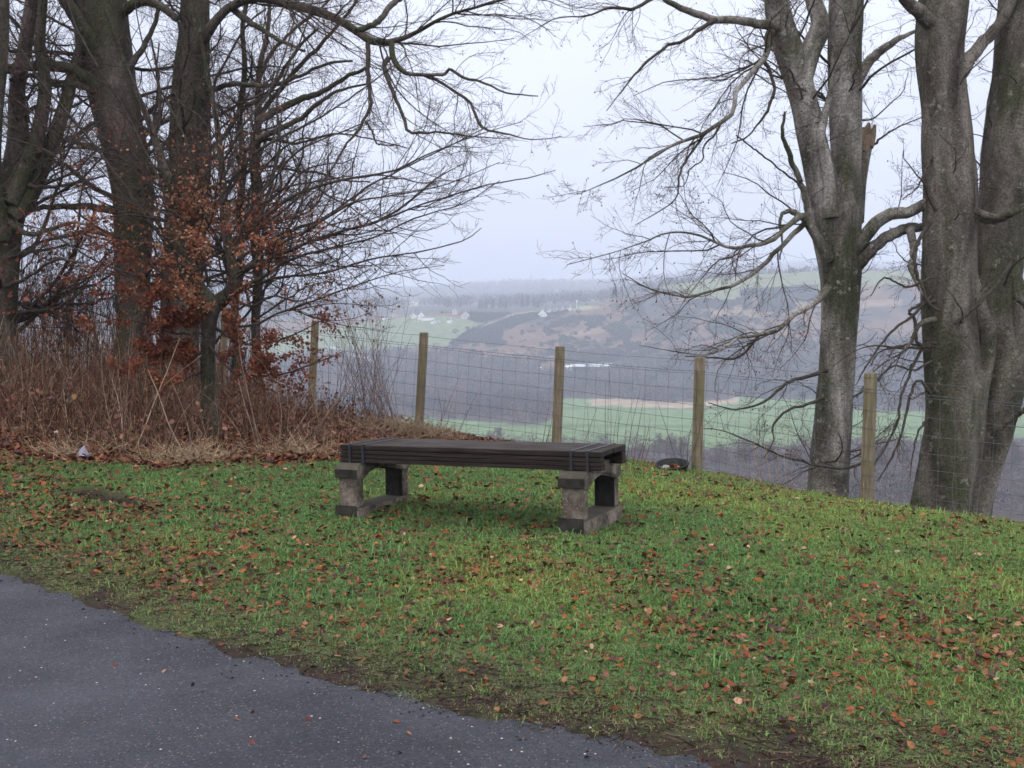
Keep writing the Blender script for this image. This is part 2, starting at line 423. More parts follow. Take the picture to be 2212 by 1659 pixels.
def scatter(n, x0, x1, Y0, Y1, seed):
    r = np.random.RandomState(seed)
    Y = np.sqrt(r.uniform(Y0 ** 2, Y1 ** 2, n)); px = r.uniform(x0, x1, n)
    X = (px - 512) / F * Y; Z = hill_z(X, Y)
    return X, Y, Z
def crowns(name, X, Y, Z, H, W, col, nt=40, tri=.9, seed=1, cone=False, mat=None):
    """far trees: every crown a loose cloud of small leaning slivers, ONE mesh"""
    r = np.random.RandomState(seed); n = len(X)
    d = r.normal(size=(n, nt, 3)); d /= np.linalg.norm(d, axis=2, keepdims=True)
    rad = r.uniform(.35, 1, (n, nt, 1)) ** .5
    q = d * rad
    if cone:
        hh = r.uniform(0, 1, (n, nt, 1)); q = np.concatenate([d[:, :, :2] * (1 - hh) * rad, hh * 2 - 1], 2)
    c_ = np.stack([X, Y, Z + H * .56], -1)[:, None] + q * np.stack([W * .5, W * .5, H * .46], -1)[:, None]
    c_ += 0
    s = (tri * r.uniform(.6, 1.4, (n, nt, 1)))
    up = q * .6 + np.array([0, 0, .9]) + r.normal(0, .25, q.shape); up /= np.linalg.norm(up, axis=2, keepdims=True)
    sd = r.normal(size=q.shape); sd -= (sd * up).sum(2, keepdims=True) * up; sd /= np.linalg.norm(sd, axis=2, keepdims=True)
    a = c_ - sd * s * .5 - up * s * .6; b = c_ + sd * s * .5 - up * s * .6; t = c_ + up * s * 1.2
    V = np.stack([a, b, t], 2).reshape(-1, 3)
    f = np.arange(len(V)).reshape(-1, 3)
    cc = np.asarray(col).reshape(-1, 3) * r.uniform(.75, 1.3, (n, 1)) * np.array([[1, 1, 1]]) + r.uniform(-.008, .008, (n, 3))
    cc = np.clip(cc, .01, 1)
    cc = np.repeat(cc[:, None], nt, 1) * r.uniform(.8, 1.2, (n, nt, 1))
    C_ = np.repeat(cc.reshape(-1, 3), 3, 0)
    return mesh_np(name, V, [f], C_, mat)
m_wood = col_mat('far_twigs', .9, .05)
X, Y, Z = scatter(16000, -200, 1224, 560, 1400, 71)
px_, py_ = proj(X, Y, Z)
k = wood_mask(px_, py_, Y) & (fbm(X / 40, Y / 40, 3, 77) > .2) & ~((Y < 700)) & ~((px_ > 300) & (Y < 966) & (py_ > 428))
X, Y, Z = X[k], Y[k], Z[k]; n = len(X); r = np.random.RandomState(3)
wf = fbm(X / 60, Y / 60, 3, 78)[:, None]; wc = np.where(wf + r.normal(0, .10, (n, 1)) < .5, [[.105, .070, .058]], [[.048, .050, .058]]) * r.uniform(.6, 1.5, (n, 1))
kc = r.rand(n) < .05; wc[kc] = [.022, .032, .024]
tag(crowns('woodland', X, Y, Z, r.uniform(7, 13, n), r.uniform(6, 10, n), wc[:, :], 38, .95, 2, mat=m_wood), kind='stuff')
# woods on the back hill
X, Y, Z = scatter(17000, -200, 1224, 1620, 4800, 72)
px_, py_ = proj(X, Y, Z)
k = ~inpoly(px_, py_, FARF) & ((py_ < 304) | (fbm(X / 30, Y / 50, 2, 3) > .45)) & ~((Y < 1640) & (px_ > 380) & (px_ < 600) & (fbm(X / 25, Y / 25, 2, 4) < .5))
X, Y, Z = X[k], Y[k], Z[k]; n = len(X)
wc = np.where(r.rand(n, 1) < .5, [[.07, .058, .06]], [[.045, .055, .05]])
tag(crowns('back_woodland', X, Y, Z, r.uniform(9, 20, n) * (.8 + Y / 6000), r.uniform(9, 17, n) * (.8 + Y / 5000), wc, 26, 2.4, 5, mat=m_wood), kind='stuff')
# gorse and scrub
X, Y, Z = scatter(60000, 440, 830, 1200, 1500, 73)
px_, py_ = proj(X, Y, Z)
k = np.zeros(len(X), bool)
for g in GORSE: k |= inpoly(px_, py_ + 1, g)
k |= (fbm(X / 28, Y / 28, 4, 5) > .585) & (px_ > 560) & (py_ > np.interp(px_, [545, 700, 830], [322, 296, 292])) & (r.rand(len(X)) < .5) & ~inpoly(px_, py_, TOPF)
k |= (fbm(X / 12, Y / 12, 3, 6) > .66) & (r.rand(len(X)) < .4) & ~inpoly(px_, py_, TOPF) & ~inpoly(px_, py_, HILLF)
k &= ~inpoly(px_, py_, PATHS) & ~inpoly(px_, py_, GREEN2)
X, Y, Z = X[k], Y[k], Z[k]; n = len(X)
tag(crowns('gorse_scrub', X, Y, Z - 1, r.uniform(2.5, 5, n), r.uniform(3, 6, n), np.array([[.032, .038, .03]]).repeat(n, 0), 12, 1.1, 6, mat=m_wood), kind='stuff')
# scrub at the foot of the near slope
X, Y, Z = scatter(2600, -200, 1224, 260, 560, 74)
px_, py_ = proj(X, Y, Z)
k = (fbm(X / 25, Y / 25, 3, 15) > .32)
X, Y, Z = X[k], Y[k], Z[k]; n = len(X)
wc = np.where(r.rand(n, 1) < .6, [[.10, .068, .060]], [[.055, .052, .055]]) * r.uniform(.6, 1.5, (n, 1))
tag(crowns('valley_scrub', X, Y, Z, r.uniform(5, 9, n), r.uniform(5, 9, n), wc, 70, .34, 7, mat=m_wood), kind='stuff')

# ------------------------------------------------------------------ tubes and growth
def norm(v): return v / (np.linalg.norm(v, axis=-1, keepdims=True) + 1e-12)
class Acc:
    def __init__(s): s.V = []; s.F = []; s.C = []; s.n = 0
    def add(s, V, F, C=None):
        s.V.append(V); s.F.append(F + s.n); s.n += len(V)
        if C is not None: s.C.append(np.broadcast_to(C, V.shape))
    def tubes(s, P, Rr, sides=5, col=None, cap=False):
        P = np.asarray(P, float); Rr = np.asarray(Rr, float)
        if len(P) == 0: return
        n, k, _ = P.shape
        T = np.empty_like(P); T[:, 1:-1] = P[:, 2:] - P[:, :-2]; T[:, 0] = P[:, 1] - P[:, 0]; T[:, -1] = P[:, -1] - P[:, -2]
        T = norm(T)
        ref = np.where(np.abs(T[:, :1, 2:3]) > .8, [[[1., 0, 0]]], [[[0, 0, 1.]]]) + .13
        U = norm(ref - (ref * T).sum(-1, keepdims=True) * T); W = np.cross(T, U)
        a = np.arange(sides) / sides * 2 * math.pi
        ring = P[:, :, None] + Rr[:, :, None, None] * (np.cos(a)[None, None, :, None] * U[:, :, None] + np.sin(a)[None, None, :, None] * W[:, :, None])
        V = ring.reshape(-1, 3)
        i = np.arange(n * k * sides).reshape(n, k, sides)
        j = np.roll(i, -1, 2)
        F = np.stack([i[:, :-1], j[:, :-1], j[:, 1:], i[:, 1:]], -1).reshape(-1, 4)
        C_ = None
        if col is not None:
            C_ = np.broadcast_to(np.asarray(col, float).reshape(-1, 1, 1, 3) if np.ndim(col) > 1 else np.asarray(col, float), ring.shape).reshape(-1, 3)
        s.add(V, F, C_)
    def build(s, name, mat, parent=None, smooth=True):
        V = np.concatenate(s.V)
        F4 = [f for f in s.F if f.shape[1] == 4]; F3 = [f for f in s.F if f.shape[1] == 3]
        Fs = []
        if F4: Fs.append(np.concatenate(F4))
        if F3: Fs.append(np.concatenate(F3))
        o = mesh_np(name, V, Fs, np.concatenate(s.C) if s.C else None, mat, smooth=smooth)
        if parent: o.parent = parent; o.location = -Vector(parent.location)
        return o
def resample(pts, k):
    """smooth (Catmull-Rom) polyline through the given rows, k samples, equal spacing"""
    p = np.asarray(pts, float); q = np.vstack([2 * p[0] - p[1], p, 2 * p[-1] - p[-2]])
    o = []
    for i in range(1, len(q) - 2):
        t = np.linspace(0, 1, 12, endpoint=False)[:, None]
        a, b, c_, d = q[i - 1], q[i], q[i + 1], q[i + 2]
        o.append(.5 * ((2 * b) + (-a + c_) * t + (2 * a - 5 * b + 4 * c_ - d) * t ** 2 + (-a + 3 * b - 3 * c_ + d) * t ** 3))
    o = np.vstack(o + [p[-1:]])
    s = np.r_[0, np.cumsum(np.linalg.norm(np.diff(o[:, :3], axis=0), axis=1))]
    u = np.linspace(0, s[-1], k)
    return np.stack([np.interp(u, s, o[:, j]) for j in range(o.shape[1])], -1)
def limb(rows, Y0, Y1=None, k=20, wob=.0, seed=0, ws=1.):
    """rows (x, y, width) in the 2212 px survey -> k points and radii in metres at distances Y0..Y1"""
    r = np.array(rows, float); Y1 = Y0 if Y1 is None else Y1
    s = np.r_[0, np.cumsum(np.hypot(np.diff(r[:, 0]), np.diff(r[:, 1])))]; s /= s[-1]
    Y = Y0 + (Y1 - Y0) * s
    p = P2(r[:, 0], r[:, 1], Y); rad = r[:, 2] * K2 * Y / F / 2 * ws
    q = resample(np.c_[p, rad], k)
    if wob:
        rs = np.random.RandomState(seed); n = rs.normal(0, 1, (k, 3)); n[0] = 0
        q[:, :3] += n * wob * np.minimum(1, 6 * q[:, 3:4] / .1)
    return q[:, :3], np.maximum(q[:, 3], .0018)
def children(P, Rr, per_m, K, lenf, ang, seed, up=0., jit=.25, tmin=.12, tmax=1., rfrac=.6, rlen=.012, rmin=.0014, flat=0., lmin=.1, lmax=9, side=None):
    rs = np.random.RandomState(seed)
    n, k, _ = P.shape
    seg = np.linalg.norm(np.diff(P, axis=1), axis=2); L = seg.sum(1)
    cnt = rs.poisson(per_m * L); idx = np.repeat(np.arange(n), cnt); m = len(idx)
    if m == 0: return np.zeros((0, K, 3)), np.zeros((0, K))
    t = rs.uniform(tmin, tmax, m); f = t * (k - 1) * .9999; i = f.astype(int); a = (f - i)[:, None]
    pos = P[idx, i] * (1 - a) + P[idx, i + 1] * a; tan = norm(P[idx, i + 1] - P[idx, i])
    rp = Rr[idx, i] * (1 - a[:, 0]) + Rr[idx, i + 1] * a[:, 0]
    rv = rs.normal(size=(m, 3)); rv[:, 2] *= (1 - flat)
    perp = norm(rv - (rv * tan).sum(1, keepdims=True) * tan)
    if side is not None:
        sd = np.asarray(side, float) + 0 * perp; perp = norm(perp + sd - (sd * tan).sum(1, keepdims=True) * tan)
    an = rs.uniform(ang[0], ang[1], m)[:, None]
    d = np.cos(an) * tan + np.sin(an) * perp
    ln = np.clip(lenf * L[idx] * (1.05 - .75 * t) * rs.uniform(.5, 1.3, m), lmin, lmax)
    r0 = np.minimum(rp * rfrac, np.maximum(ln * rlen, rmin))
    st = ln / (K - 1)
    Q = np.empty((m, K, 3)); Q[:, 0] = pos
    for j in range(1, K):
        d = norm(d + rs.normal(0, jit, (m, 3)) + np.array([0, 0, up]))
        Q[:, j] = Q[:, j - 1] + d * st[:, None]
    rr_ = r0[:, None] * np.linspace(1, .3, K)[None]
    return Q, np.maximum(rr_, rmin * .8)

def bark(name, a, b_, c_, moss, lichen, mscale=1.0, moss_amt=.55, lich_amt=.62):
    m, nt, b = new_mat(name)
    v = ncoord(nt); vs = ncoord(nt, (1, 1, .35))
    n1 = nnoise(nt, vs, 2.2 * mscale, 5, .6, .6); n2 = nnoise(nt, v, 9 * mscale, 6, .65); n3 = nnoise(nt, v, 38, 4, .7); n4 = nnoise(nt, vs, 1.3, 5, .65, 1.2)
    c = nramp(nt, n1, [(.34, a), (.49, b_), (.68, c_)])
    c = nmix(nt, nramp(nt, n4, [(moss_amt - .06, (0,) * 3), (moss_amt + .12, (.85,) * 3)]), c, moss)
    c = nmix(nt, nramp(nt, n2, [(lich_amt, (0,) * 3), (lich_amt + .1, (.7,) * 3)]), c, lichen)
    c = nmix(nt, 1., c, nramp(nt, n3, [(.32, (.45,) * 3), (.62, (1.45,) * 3)]), 'MULTIPLY')
    link(nt, c, b.inputs['Base Color']); b.inputs['Roughness'].default_value = .9
    mx = nmix(nt, .5, n2, n3); nbump(nt, b, mx, 1., .035)
    return m
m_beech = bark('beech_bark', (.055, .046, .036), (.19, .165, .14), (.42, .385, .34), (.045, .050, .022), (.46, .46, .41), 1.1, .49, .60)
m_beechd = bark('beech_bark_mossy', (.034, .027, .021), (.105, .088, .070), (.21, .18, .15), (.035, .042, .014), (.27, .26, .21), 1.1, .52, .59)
m_beechl = bark('beech_bark_dark_brown', (.03, .024, .019), (.075, .060, .048), (.14, .115, .095), (.034, .042, .014), (.18, .18, .14), 1.3, .47, .60)  # darker, browner, mossy bark of the left-hand trees
m_twig = col_mat('twig_bark', .9, .08, mottle=.5, mscale=22, bump=.01)
TW_D = np.array([.062, .052, .042]); TW_L = np.array([.12, .10, .085]); TW_R = np.array([.10, .066, .055])

def stem_mesh(acc, p, r, sides=28, lump=.07, seed=0, flare=0):
    """a trunk: one fluted, lumpy tube"""
    k = len(p); T = np.gradient(p, axis=0); T = norm(T)
    ref = np.array([0, 1., 0]); U = norm(ref - (T @ ref)[:, None] * T); W = np.cross(T, U)
    a = np.arange(sides) / sides * 2 * math.pi
    s = np.r_[0, np.cumsum(np.linalg.norm(np.diff(p, axis=0), axis=1))]
    ca, sa = np.cos(a), np.sin(a)
    g = (fbm((ca * 1.6 + 9)[None] + s[:, None] * .5 + seed, (sa * 1.6 + 5)[None] + s[:, None] * .35, 4, seed) - .5) * 2
    rr_ = r[:, None] * (1 + lump * 2.2 * g)
    if flare:
        fl = np.exp(-s / .35)[:, None]; rr_ *= 1 + flare * fl * (1 + .5 * np.sin(a * 5 + seed)[None])
    ring = p[:, None] + rr_[..., None] * (ca[None, :, None] * U[:, None] + sa[None, :, None] * W[:, None])
    i = np.arange(k * sides).reshape(k, sides); j = np.roll(i, -1, 1)
    F_ = np.stack([i[:-1], j[:-1], j[1:], i[1:]], -1).reshape(-1, 4)
    acc.add(ring.reshape(-1, 3), F_)
    top = np.array([[ (k - 1) * sides + q, (k - 1) * sides + (q + 1) % sides, (k - 1) * sides + (q + sides // 2) % sides] for q in range(sides)])
    acc.add(ring[-1], top - (k - 1) * sides)

def to_ground(rows, Y, extra=.35):
    """append the hidden foot of a trunk, standing on the slope"""
    x, y, w_ = rows[0]; b = P2(x, y, Y); g = float(ground_z(b[0], b[1])) if Y < 25 else b[2]
    if g < b[2] - .05:
        yb = float(proj(b[0], b[1], g - extra)[1]) / K2
        rows = [(x - (rows[1][0] - x) * .15, yb, w_ * 1.12)] + rows
    return rows

def tree(name, label, cat, base_px, Y, stems, limbs, cfg, trunk_mat, seed, leaves=None, group=None, flare=.25, nuts=0):
    b = P2(base_px[0], base_px[1], Y)
    root = empty(name, (b[0], b[1], float(ground_z(b[0], b[1]))), label, cat, group)
    c_lump = cfg.get('lump', .08); tr = Acc(); allP = []; allR = []
    for q, s_ in enumerate(stems):
        rows, y0, y1, foot = s_
        if foot: rows = to_ground(rows, y0)
        p, r = limb(rows, y0, y1, 64, 0)
        stem_mesh(tr, p, r, 36, c_lump, seed + q * 13, flare if foot else 0)
        p2, r2 = limb(rows, y0, y1, 24); allP.append(p2); allR.append(r2)
    tr.build('trunk', trunk_mat, root)
    cr = Acc(); r_ = np.random.RandomState(seed + 1)
    LP = []; LR = []
    for q, l in enumerate(limbs):
        p, r = limb(l[0], l[1], l[2], 24, .006, seed + q, .78)
        LP.append(p); LR.append(r)
    if LP:
        LP = np.array(LP); LR = np.array(LR)
        thick = LR[:, 0] > .035
        if (~thick).any(): cr.tubes(LP[~thick], (LR * (1 + .25 * (np.random.RandomState(seed).rand(*LR.shape) - .5)))[~thick], 7, TW_D * 1.1)
        for q in np.where(thick)[0]:
            la = Acc(); t24 = np.linspace(0, 23, 60); pq = np.stack([np.interp(t24, range(24), LP[q][:, j]) for j in range(3)], 1)
            stem_mesh(la, pq, np.interp(t24, range(24), LR[q]), 14, .07, seed + int(q)); la.build('limb', trunk_mat, root)
    else: LP = np.zeros((0, 24, 3)); LR = np.zeros((0, 24))

    SP = np.array(allP); SR = np.array(allR)
    c = cfg
    B1, R1_ = children(SP, SR, c.get('stem', 1.2), 14, c.get('slen', .38), (.7, 1.35), seed + 2, c.get('sup', .03), .2, c.get('stmin', .3), rfrac=.35, rlen=.011, lmax=c.get('slmax', 3.2), flat=.3)
    if c.get('clip') is not None and len(B1):
        k = c['clip'](B1); B1, R1_ = B1[k], R1_[k]
    cr.tubes(B1, R1_, 6, TW_D)
    A = np.concatenate([LP[:, np.linspace(0, 23, 14).astype(int)], B1]); AR = np.concatenate([LR[:, np.linspace(0, 23, 14).astype(int)], R1_])
    B2, R2_ = children(A, AR, c.get('b2', 3.2), 9, c.get('b2len', .42), (.45, 1.1), seed + 3, c.get('up2', -.01), .16, .1, rfrac=.6, rlen=.008, lmax=1.7, flat=.3)
    cr.tubes(B2, R2_, 4, TW_D)
    B3, R3_ = children(B2, R2_, c.get('b3', 5), 6, .5, (.4, .95), seed + 4, c.get('up3', .02), .17, .12, rfrac=.7, rlen=.006, rmin=.0021, lmax=.8, flat=.3)
    cr.tubes(B3, R3_, 3, TW_R * r_.uniform(.7, 1.2, (len(B3), 1)))
    B4, R4_ = children(B3, R3_, c.get('b4', 5), 4, .5, (.4, .9), seed + 5, .02, .18, .15, rfrac=.8, rlen=.005, rmin=.0019, lmax=.4)
    cr.tubes(B4, R4_, 3, TW_R * r_.uniform(.8, 1.3, (len(B4), 1)))
    o = cr.build('crown', m_twig, root)
    if nuts:
        T = np.concatenate([B3[:, -1], B4[:, -1]]); k = r_.choice(len(T), min(nuts, len(T)), False); T = T[k] + [0, 0, -.008]
        na = Acc(); s = r_.uniform(.005, .0105, len(T))
        oc = np.array([[1, 0, 0], [-1, 0, 0], [0, 1, 0], [0, -1, 0], [0, 0, 1.3], [0, 0, -1.2]], float)
        V = (T[:, None] + oc[None] * s[:, None, None]).reshape(-1, 3)
        f = np.array([[0, 2, 4], [2, 1, 4], [1, 3, 4], [3, 0, 4], [2, 0, 5], [1, 2, 5], [3, 1, 5], [0, 3, 5]])
        f = (f[None] + 6 * np.arange(len(T))[:, None, None]).reshape(-1, 3)
        na.add(V, f, np.array([.035, .025, .02])); nu = na.build('seed_husks', m_twig, root); nu['kind'] = 'stuff'
    print(name, len(B1), len(B2), len(B3), len(B4))
    return root, B3, B4

def leaf_mesh(pos, nrm, size, col, seed, droop=0):
    """ovate folded leaves; pos (n,3), nrm (n,3) blade normals"""
    r = np.random.RandomState(seed); n = len(pos)
    nrm = norm(nrm); x = norm(np.cross(nrm, r.normal(size=(n, 3)))); y = np.cross(nrm, x)
    s = size[:, None, None]; curl = r.uniform(-.35, .45, (n, 1)); tw = r.uniform(-.25, .25, (n, 1))
    L = np.array([(0, 0), (.28, .30), (.68, .26), (1, 0), (.68, -.26), (.28, -.30)])
    zz = np.stack([0 * curl[:, 0], curl[:, 0] * .25 + tw[:, 0] * .2, curl[:, 0] * .22 + .05 + tw[:, 0] * .1, curl[:, 0] * .5, curl[:, 0] * .25 - tw[:, 0] * .2, curl[:, 0] * .22 - tw[:, 0] * .1], 1)
    wv = r.uniform(.65, 1.35, (n, 6))
    V = pos[:, None] + s * ((L[None, :, 0:1] - .5) * x[:, None] + (L[None, :, 1:2] * wv[:, :, None]) * y[:, None] + zz[..., None] * nrm[:, None])
    i = 6 * np.arange(n)[:, None]
    f = np.concatenate([i + [[0, 1, 2, 3]], i + [[0, 3, 4, 5]]])
    return V.reshape(-1, 3), f, np.repeat(col, 6, 0)
m_leaf = col_mat('dead_leaf', .7, .25, trans=.18, mottle=.3, mscale=90)
m_leafg = col_mat('fallen_leaf', .85, .10, mottle=.35, mscale=70)
def leaf_cols(n, seed, pal, wts):
    r = np.random.RandomState(seed); p = np.array(pal); k = r.choice(len(p), n, p=np.array(wts) / sum(wts))
    return np.clip(p[k] * r.uniform(.65, 1.35, (n, 1)) + r.uniform(-.01, .01, (n, 3)), .01, 1)

# ---- right trees
R1_st = [
    ([(1785, 1110, 92), (1792, 1000, 86), (1800, 900, 80), (1808, 800, 76), (1813, 700, 76), (1815, 620, 80), (1812, 560, 88), (1806, 500, 98), (1800, 455, 104), (1800, 420, 84)], 13.5, 13.5, True),
    ([(1800, 500, 76), (1782, 420, 70), (1768, 360, 60), (1752, 290, 55), (1738, 225, 53), (1720, 160, 56), (1700, 100, 58), (1682, 40, 54), (1672, -60, 48), (1660, -200, 40), (1640, -420, 24)], 13.5, 13.1, False),
    ([(1725, 200, 42), (1738, 150, 42), (1752, 105, 42), (1768, 70, 42), (1770, 40, 36), (1757, 0, 33), (1748, -60, 30), (1745, -200, 20)], 13.3, 13.8, False),
    ([(1815, 500, 84), (1826, 430, 68), (1827, 370, 62), (1826, 300, 66), (1824, 200, 68), (1823, 100, 70), (1828, 0, 70), (1835, -150, 62), (1840, -420, 44), (1850, -700, 24)], 13.6, 13.8, False),
    ([(1795, 470, 44), (1790, 400, 30), (1782, 345, 28), (1772, 300, 22), (1780, 255, 18), (1794, 200, 12), (1799, 140, 9), (1797, 100, 8)], 13.3, 13.2, False),
    ([(1845, 480, 40), (1852, 400, 36), (1860, 345, 36), (1866, 318, 34), (1869, 305, 26)], 13.7, 13.9, False),
]
R1_lb = [
    ([(1850, 175, 34), (1880, 130, 28), (1915, 100, 22), (1960, 75, 12), (2010, 50, 6)], 13.7, 14.5),
    ([(1835, 555, 44), (1880, 495, 38), (1920, 462, 36), (1960, 460, 32), (2000, 440, 30), (2060, 425, 28), (2105, 455, 24), (2150, 470, 18), (2215, 450, 12)], 13.4, 12.2),
    ([(1850, 575, 38), (1900, 522, 32), (1955, 495, 28), (2000, 490, 20), (2030, 480, 12)], 13.4, 12.9),
    ([(1965, 495, 24), (1975, 540, 20), (1968, 580, 14), (1985, 620, 10), (2010, 660, 6)], 12.8, 12.5),
    ([(1790, 560, 34), (1755, 500, 26), (1735, 465, 20), (1700, 490, 14), (1665, 520, 12), (1620, 532, 11), (1577, 537, 9), (1510, 507, 6), (1440, 502, 5), (1400, 520, 4), (1310, 550, 3), (1225, 572, 2)], 13.3, 11.5),
    ([(1735, 470, 20), (1705, 455, 14), (1690, 462, 10), (1685, 480, 9), (1690, 520, 6), (1685, 560, 4)], 13.1, 12.9),
    ([(1740, 480, 16), (1690, 530, 13), (1640, 580, 12), (1590, 612, 10), (1540, 628, 8), (1475, 640, 6), (1400, 622, 4), (1345, 590, 2)], 13.2, 12.0),
    ([(1790, 620, 24), (1768, 648, 18), (1735, 672, 14), (1717, 677, 13), (1683, 712, 12), (1647, 723, 11), (1620, 727, 9), (1590, 731, 8), (1565, 752, 7), (1523, 766, 5), (1450, 758, 3), (1380, 745, 2)], 13.2, 11.8),
    ([(1640, 722, 8), (1610, 760, 7), (1580, 775, 6), (1530, 772, 5), (1480, 770, 3)], 12.9, 12.2),
    ([(1785, 800, 14), (1740, 815, 11), (1700, 828, 9), (1650, 868, 7), (1590, 885, 5), (1530, 870, 3)], 13.2, 12.3),
    ([(1780, 860, 12), (1740, 874, 8), (1695, 890, 7), (1668, 925, 6), (1672, 950, 4), (1650, 990, 3)], 13.2, 12.6),
    ([(1880, 990, 9), (1840, 1008, 9), (1792, 1010, 8), (1700, 988, 6), (1636, 961, 5), (1560, 930, 3), (1500, 925, 2)], 12.9, 12.4),
    ([(1672, 60, 26), (1656, 83, 20), (1659, 111, 18), (1622, 160, 15), (1587, 201, 13), (1585, 240, 12), (1556, 264, 12), (1524, 288, 11), (1480, 302, 9), (1441, 320, 8), (1393, 351, 6), (1323, 389, 4), (1247, 420, 2)], 13.1, 11.3),
    ([(1524, 288, 9), (1493, 330, 7), (1469, 375, 6), (1464, 417, 5), (1448, 441, 4), (1410, 465, 3), (1372, 486, 2)], 12.3, 11.7),
    ([(1556, 264, 7), (1545, 290, 6), (1520, 315, 5), (1518, 345, 4), (1490, 365, 4), (1478, 400, 3), (1440, 405, 2)], 12.5, 12.0),
    ([(1650, 128, 11), (1668, 170, 9), (1672, 200, 9), (1655, 245, 8), (1640, 265, 6), (1615, 295, 5), (1580, 310, 4)], 13.0, 12.6),
    ([(1590, 292, 4), (1640, 330, 5), (1690, 370, 5), (1730, 400, 6)], 12.8, 13.2),
    ([(1680, 60, 34), (1656, 54, 26), (1600, 46, 22), (1548, 43, 20), (1514, 35, 20), (1479, 21, 17), (1438, 0, 14), (1400, -25, 11), (1340, -60, 8)], 13.1, 12.0),
    ([(1548, 42, 14), (1531, 50, 14), (1500, 72, 11), (1483, 84, 10), (1444, 98, 9), (1413, 122, 8), (1382, 150, 7), (1344, 195, 4), (1310, 240, 2)], 12.6, 11.9),
    ([(1430, -20, 12), (1403, 2, 12), (1375, 17, 10), (1358, 21, 9), (1330, 16, 8), (1305, 21, 7), (1260, 35, 5), (1200, 40, 3), (1130, 80, 2)], 12.2, 11.2),
    ([(1860, 340, 12), (1900, 300, 6), (1950, 270, 4), (2000, 250, 3)], 13.8, 14.6),
    ([(1748, 480, 26), (1738, 420, 18), (1705, 330, 14), (1690, 290, 10), (1697, 240, 6)], 13.2, 12.8),
    ([(1790, 330, 5), (1700, 700, 2)], 13, 12) ,
]
R1_lb = R1_lb[:-1]
tree('beech_tree', 'pale forked beech with a snapped-off stub, between the two rightmost fence posts', 'tree', (1785, 1110), 13.5, R1_st, R1_lb,
     dict(stem=7, slen=.3, slmax=2.0, stmin=.18, b2=6.5, b3=10, b4=9.5, up2=-.03), m_beech, 100, nuts=1300)
R1_root = [o for o in sc.objects if o.get('label', '').startswith('pale forked beech')][0]
m_torn = flat_mat('torn_wood', (.24, .18, .125), .9, .1, .5, 60, .01)
for rws in ([(1864, 330, 26), (1869, 305, 24), (1873, 284, 16), (1877, 266, 6)], [(1862, 318, 20), (1864, 296, 16), (1866, 276, 8)], [(1878, 318, 16), (1884, 296, 14), (1890, 270, 6)]):
    la = Acc(); p, r_q = limb(rws, 13.82, 13.9, 16); stem_mesh(la, p, r_q, 10, .16, 7); la.build('torn_stub', m_torn, R1_root)
R2_st = [
    ([(2025, 1190, 128), (2035, 1120, 126), (2050, 1010, 120), (2060, 900, 116), (2060, 800, 112), (2052, 700, 110), (2050, 600, 108), (2050, 500, 106), (2052, 400, 100), (2045, 300, 94), (2038, 200, 88), (2030, 120, 88), (2036, 40, 96), (2045, -40, 96), (2050, -200, 84), (2060, -500, 55)], 12.6, 12.9, True),
    ([(2085, 1190, 104), (2095, 1100, 100), (2118, 980, 108), (2138, 880, 120), (2150, 800, 126), (2152, 740, 116), (2140, 680, 112), (2140, 600, 118), (2158, 500, 112), (2176, 400, 112), (2188, 300, 112), (2200, 200, 108), (2206, 100, 100), (2216, 0, 100), (2226, -150, 92), (2240, -500, 56)], 12.9, 13.0, True),
    ([(2060, 1180, 60), (2075, 1050, 62), (2092, 950, 66), (2102, 860, 60), (2122, 790, 46), (2130, 720, 40), (2112, 660, 36), (2100, 600, 26), (2098, 540, 12)], 12.55, 12.6, True),
    ([(2165, 900, 40), (2180, 820, 60), (2196, 740, 62), (2192, 660, 56), (2180, 590, 40), (2176, 520, 14)], 12.7, 12.75, False),
]
